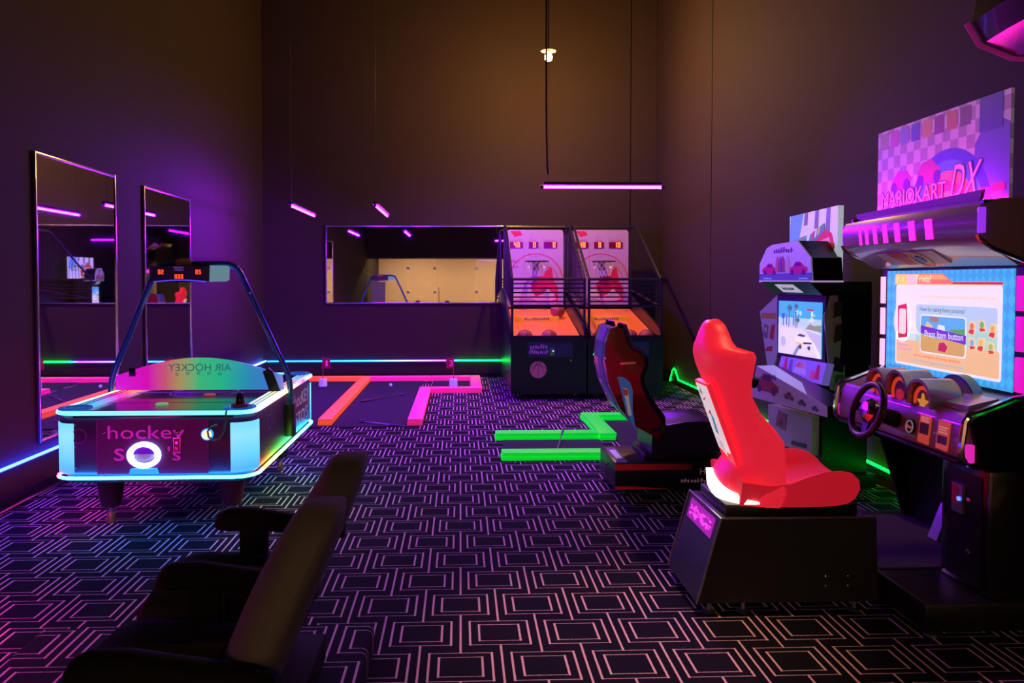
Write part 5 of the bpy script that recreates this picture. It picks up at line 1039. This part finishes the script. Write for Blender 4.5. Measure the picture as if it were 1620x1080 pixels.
MB().ext([(1.11,1.19),(1.08,0.97),(1.12,0.78),(1.25,0.56),(1.42,0.45),(1.40,0.56),(1.28,0.72),(1.21,0.86),(1.22,1.0),(1.17,1.10),(1.15,1.19)], 'Y', 5.65, 6.06).build('back_cushion', mat('seat_black_fabric', (0.015,0.013,0.02), 0.6, var=0.2, vscale=200), SB_)
fsd = FY(1.0, 5.60, 0)
dcl = MB().poly(fsd, [(0.125,0.86),(0.17,0.855),(0.215,0.82),(0.235,0.76),(0.235,0.62),(0.26,0.47),(0.19,0.60)], 0, 0.002).build('side_decal', P_('decal_blue', (0.05,0.20,0.55), 0.2), SB_)
MB().poly(fsd, [(0.165,0.78),(0.20,0.77),(0.215,0.66),(0.23,0.58),(0.205,0.58),(0.19,0.66)], 0.002, 0.004).build('decal_shape', P_('decal_white', (0.55,0.55,0.62), 0.2), dcl)
MB().poly(fsd, [(0.165,0.775),(0.20,0.765),(0.20,0.72),(0.17,0.73)], 0.004, 0.005).build('decal_shape', P_('decal_red', (0.45,0.05,0.06), 0.2), dcl)
MB().poly(fsd, [(0.145,0.945),(0.255,0.952),(0.255,0.967),(0.145,0.960)], 0, 0.002).build('side_vent', CHROME, SB_)
cr2 = []
for x, zc_, bo, zb in ((1.38,0.46,0.05,0.28),(1.50,0.47,0.07,0.28),(1.62,0.485,0.075,0.28),(1.74,0.51,0.055,0.28),(1.84,0.52,0.03,0.29),(1.90,0.495,0.01,0.32),(1.915,0.43,0.0,0.34)):
    cr2.append([Vector((x, 5.85 + 0.255*(-1+2*k/12), zc_ + bo*abs(-1+2*k/12)**2 - (0.03 if k in (0,12) else 0))) for k in range(13)] + [Vector((x, 5.85+0.22*s, zb)) for s in (1,-1)])
MB().loft(cr2).build('seat_cushion', mat('seat_black_gloss', (0.018,0.012,0.022), 0.32, var=0.2), SB_)
bs_ = MB().box((1.10, 5.54, 0.06), (2.10, 6.14, 0.25), 0.008).build('seat_base', BLACK, SB_)
MB().box((1.33, 5.64, 0.25), (1.86, 6.06, 0.30), 0.01).build('seat_mount', BLACK, SB_)
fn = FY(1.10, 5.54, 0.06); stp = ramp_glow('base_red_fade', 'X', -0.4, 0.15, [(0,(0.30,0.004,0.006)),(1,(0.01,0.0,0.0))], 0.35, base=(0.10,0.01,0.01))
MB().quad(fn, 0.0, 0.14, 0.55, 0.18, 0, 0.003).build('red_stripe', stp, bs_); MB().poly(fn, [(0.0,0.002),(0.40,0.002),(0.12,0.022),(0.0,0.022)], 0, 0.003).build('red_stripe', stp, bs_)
MB().text(fn, 'HD', 0.61, 0.105, 0.045, 0.085, c1=0.003).build('lettering', P_('base_letter_rose', (0.30,0.16,0.18), 0.2), bs_); MB().scrawl(fn, 0.47, 0.045, 0.030, 0.26, 11, c1=0.003, seed=10).build('printed_script', MATS['base_letter_rose'], bs_)
tl = Fr((1.12, 6.10, 0.25), (0,-1,0), (1,0,0)); tl.n = Vector((0,0,1))
pl = MB().quad(tl, 0.05, 0.0, 0.54, 0.075, 0, 0.004).build('top_plate', P_('plate_violet', (0.10,0.04,0.22), 0.25), bs_)
MB().quad(tl, 0.15, 0.015, 0.42, 0.060, 0.004, 0.006).build('plate_print', P_('plate_lilac', (0.40,0.30,0.75), 0.5), pl)
for x, y in ((1.17,5.60),(1.17,6.08),(2.03,5.60),(2.03,6.08)): MB().lathe([(0.03,0.0),(0.03,0.012),(0.010,0.02),(0.010,0.065)], (x,y,0), seg=12).build('leveller', CHROME, SB_)
hk = MB().tube([(1.095,5.75,0.20),(1.07,5.75,0.19),(1.07,5.75,0.14),(1.095,5.75,0.13)], 0.006, 6).build('handle', CHROME, bs_)

# ================================================================== TALL CABINET BESIDE THE VIEWER (only its canopy corner is in view)
TC = thing('tall_cabinet', 'tall gloss black cabinet whose canopy corner shows at the top right', 'arcade cabinet', (2.75, 2.75, 0))
MB().box((2.48, 2.30, 0.0), (3.12, 3.15, 2.75), 0.02).build('body', GLOSSB, TC)
cor = []
for i in range(9):
    s = i/8; y = 2.32 + 0.78*s; bw = 0.05*math.sin(PI*s)
    cor.append([Vector((x, y, z)) for x, z in ((2.58,2.42),(2.21,2.44),(2.08-bw,2.49),(2.03-bw,2.57),(2.05-bw,2.68),(2.18,2.76),(2.58,2.78))])
cn = MB().loft(cor).build('canopy', GLOSSB, TC)
MB().tube([(2.43,3.11,2.42),(2.20,3.11,2.435),(2.07,3.11,2.485),(2.015,3.11,2.57)], 0.010, 8).build('edge_lamp', glow('edge_lamp_rose', (0.40,0.015,0.20), 0.3), cn)
MB().prism([(2.09,3.09,2.51),(2.19,3.09,2.46),(2.39,3.09,2.45),(2.23,3.09,2.58)], [(2.09,3.105,2.51),(2.19,3.105,2.46),(2.39,3.105,2.45),(2.23,3.105,2.58)]).build('corner_badge', STEEL, cn)

# ================================================================== THEATRE CHAIRS ON THE RISER
CLOTH = mat('chair_cloth_lit', (0.11, 0.095, 0.10), 0.95, var=0.25, vscale=260, bump=0.25, bscale=800, spec=0.1)  # light falling on the chair backs is put into this paler cloth
ARM = mat('armrest_black', (0.006,0.006,0.007), 0.8, var=0.1, spec=0.08)
def theatre_chair(xt, yc, zb, label, arms):
    t = thing('theatre_chair', label, 'theatre chair', (xt-0.3, yc, zb), group='theatre chairs on the riser')
    rings = []
    for z, dx, w_, th in ((0.22,-0.255,0.225,0.045),(0.30,-0.230,0.240,0.056),(0.45,-0.168,0.248,0.060),(0.55,-0.125,0.245,0.060),(0.63,-0.090,0.232,0.057),(0.70,-0.057,0.208,0.052),(0.75,-0.034,0.178,0.046),(0.79,-0.016,0.140,0.039),(0.818,-0.004,0.095,0.029),(0.832,0.002,0.045,0.014)):
        r_ = []
        for k in range(24):
            a = 2*PI*k/24; cx_, sy = math.cos(a), math.sin(a)
            yy = w_*math.copysign(abs(sy)**0.6, sy); xx = th*math.copysign(abs(cx_)**0.8, cx_) - 0.05*(1-(yy/0.25)**2)*(1 if cx_ < 0 else -0.2) + 0.01
            r_.append(Vector((xt+dx+xx, yc+yy, zb+z)))
        rings.append(r_)
    MB().loft(rings).build('backrest', CLOTH, t)
    sr = []
    for x, zt, zl, w_ in ((-0.16,0.40,0.27,0.21),(-0.22,0.425,0.25,0.245),(-0.40,0.435,0.26,0.25),(-0.56,0.445,0.28,0.25),(-0.63,0.43,0.30,0.24),(-0.66,0.39,0.33,0.21)):
        sr.append([Vector((xt+x, yc+w_*math.copysign(abs(math.cos(2*PI*k/20))**0.5, math.cos(2*PI*k/20)), zb+(zt+zl)/2+(zt-zl)/2*math.copysign(abs(math.sin(2*PI*k/20))**0.7, math.sin(2*PI*k/20)))) for k in range(20)])
    MB().loft(sr).build('seat', mat('chair_cloth_shaded', (0.018,0.015,0.018), 0.95, var=0.25, vscale=260, bump=0.25, bscale=800, spec=0.05), t)  # same cloth darkened, shade on the seats put into the colour
    MB().box((xt-0.48, yc-0.18, zb+0.10), (xt-0.24, yc+0.18, zb+0.26), 0.01).build('seat_pedestal', ARM, t)
    MB().box((xt-0.50, yc-0.24, zb), (xt-0.14, yc+0.24, zb+0.10), 0.008).build('foot', ARM, t)
    for s in arms:
        ya = yc + s*0.29; ar = []
        for x, zc_, h, w_ in ((-0.15,0.475,0.030,0.035),(-0.20,0.485,0.036,0.042),(-0.35,0.505,0.038,0.045),(-0.50,0.525,0.042,0.047),(-0.585,0.522,0.044,0.046),(-0.62,0.515,0.034,0.040),(-0.635,0.508,0.018,0.025)):
            ar.append([Vector((xt+x+0.075, ya+w_*math.cos(2*PI*k/14), zb+zc_+h*math.sin(2*PI*k/14))) for k in range(14)])
        MB().loft(ar).build('armrest', ARM, t)
        MB().box((xt-0.47, ya-0.020, zb+0.0), (xt-0.365, ya+0.020, zb+0.49), 0.008).build('arm_post', ARM, t)
    return t
theatre_chair(-0.368, 2.72, 0.12, 'grey theatre chair farther from the viewer, its end armrest beside the hockey table', (1,-1))
theatre_chair(-0.360, 2.14, 0.12, 'grey theatre chair nearest the viewer, with the large pale back', (-1,))
theatre_chair(-1.225, 1.88, 0.12, 'dark theatre chair at the far left edge, only the tip of its back in view', (1,-1))
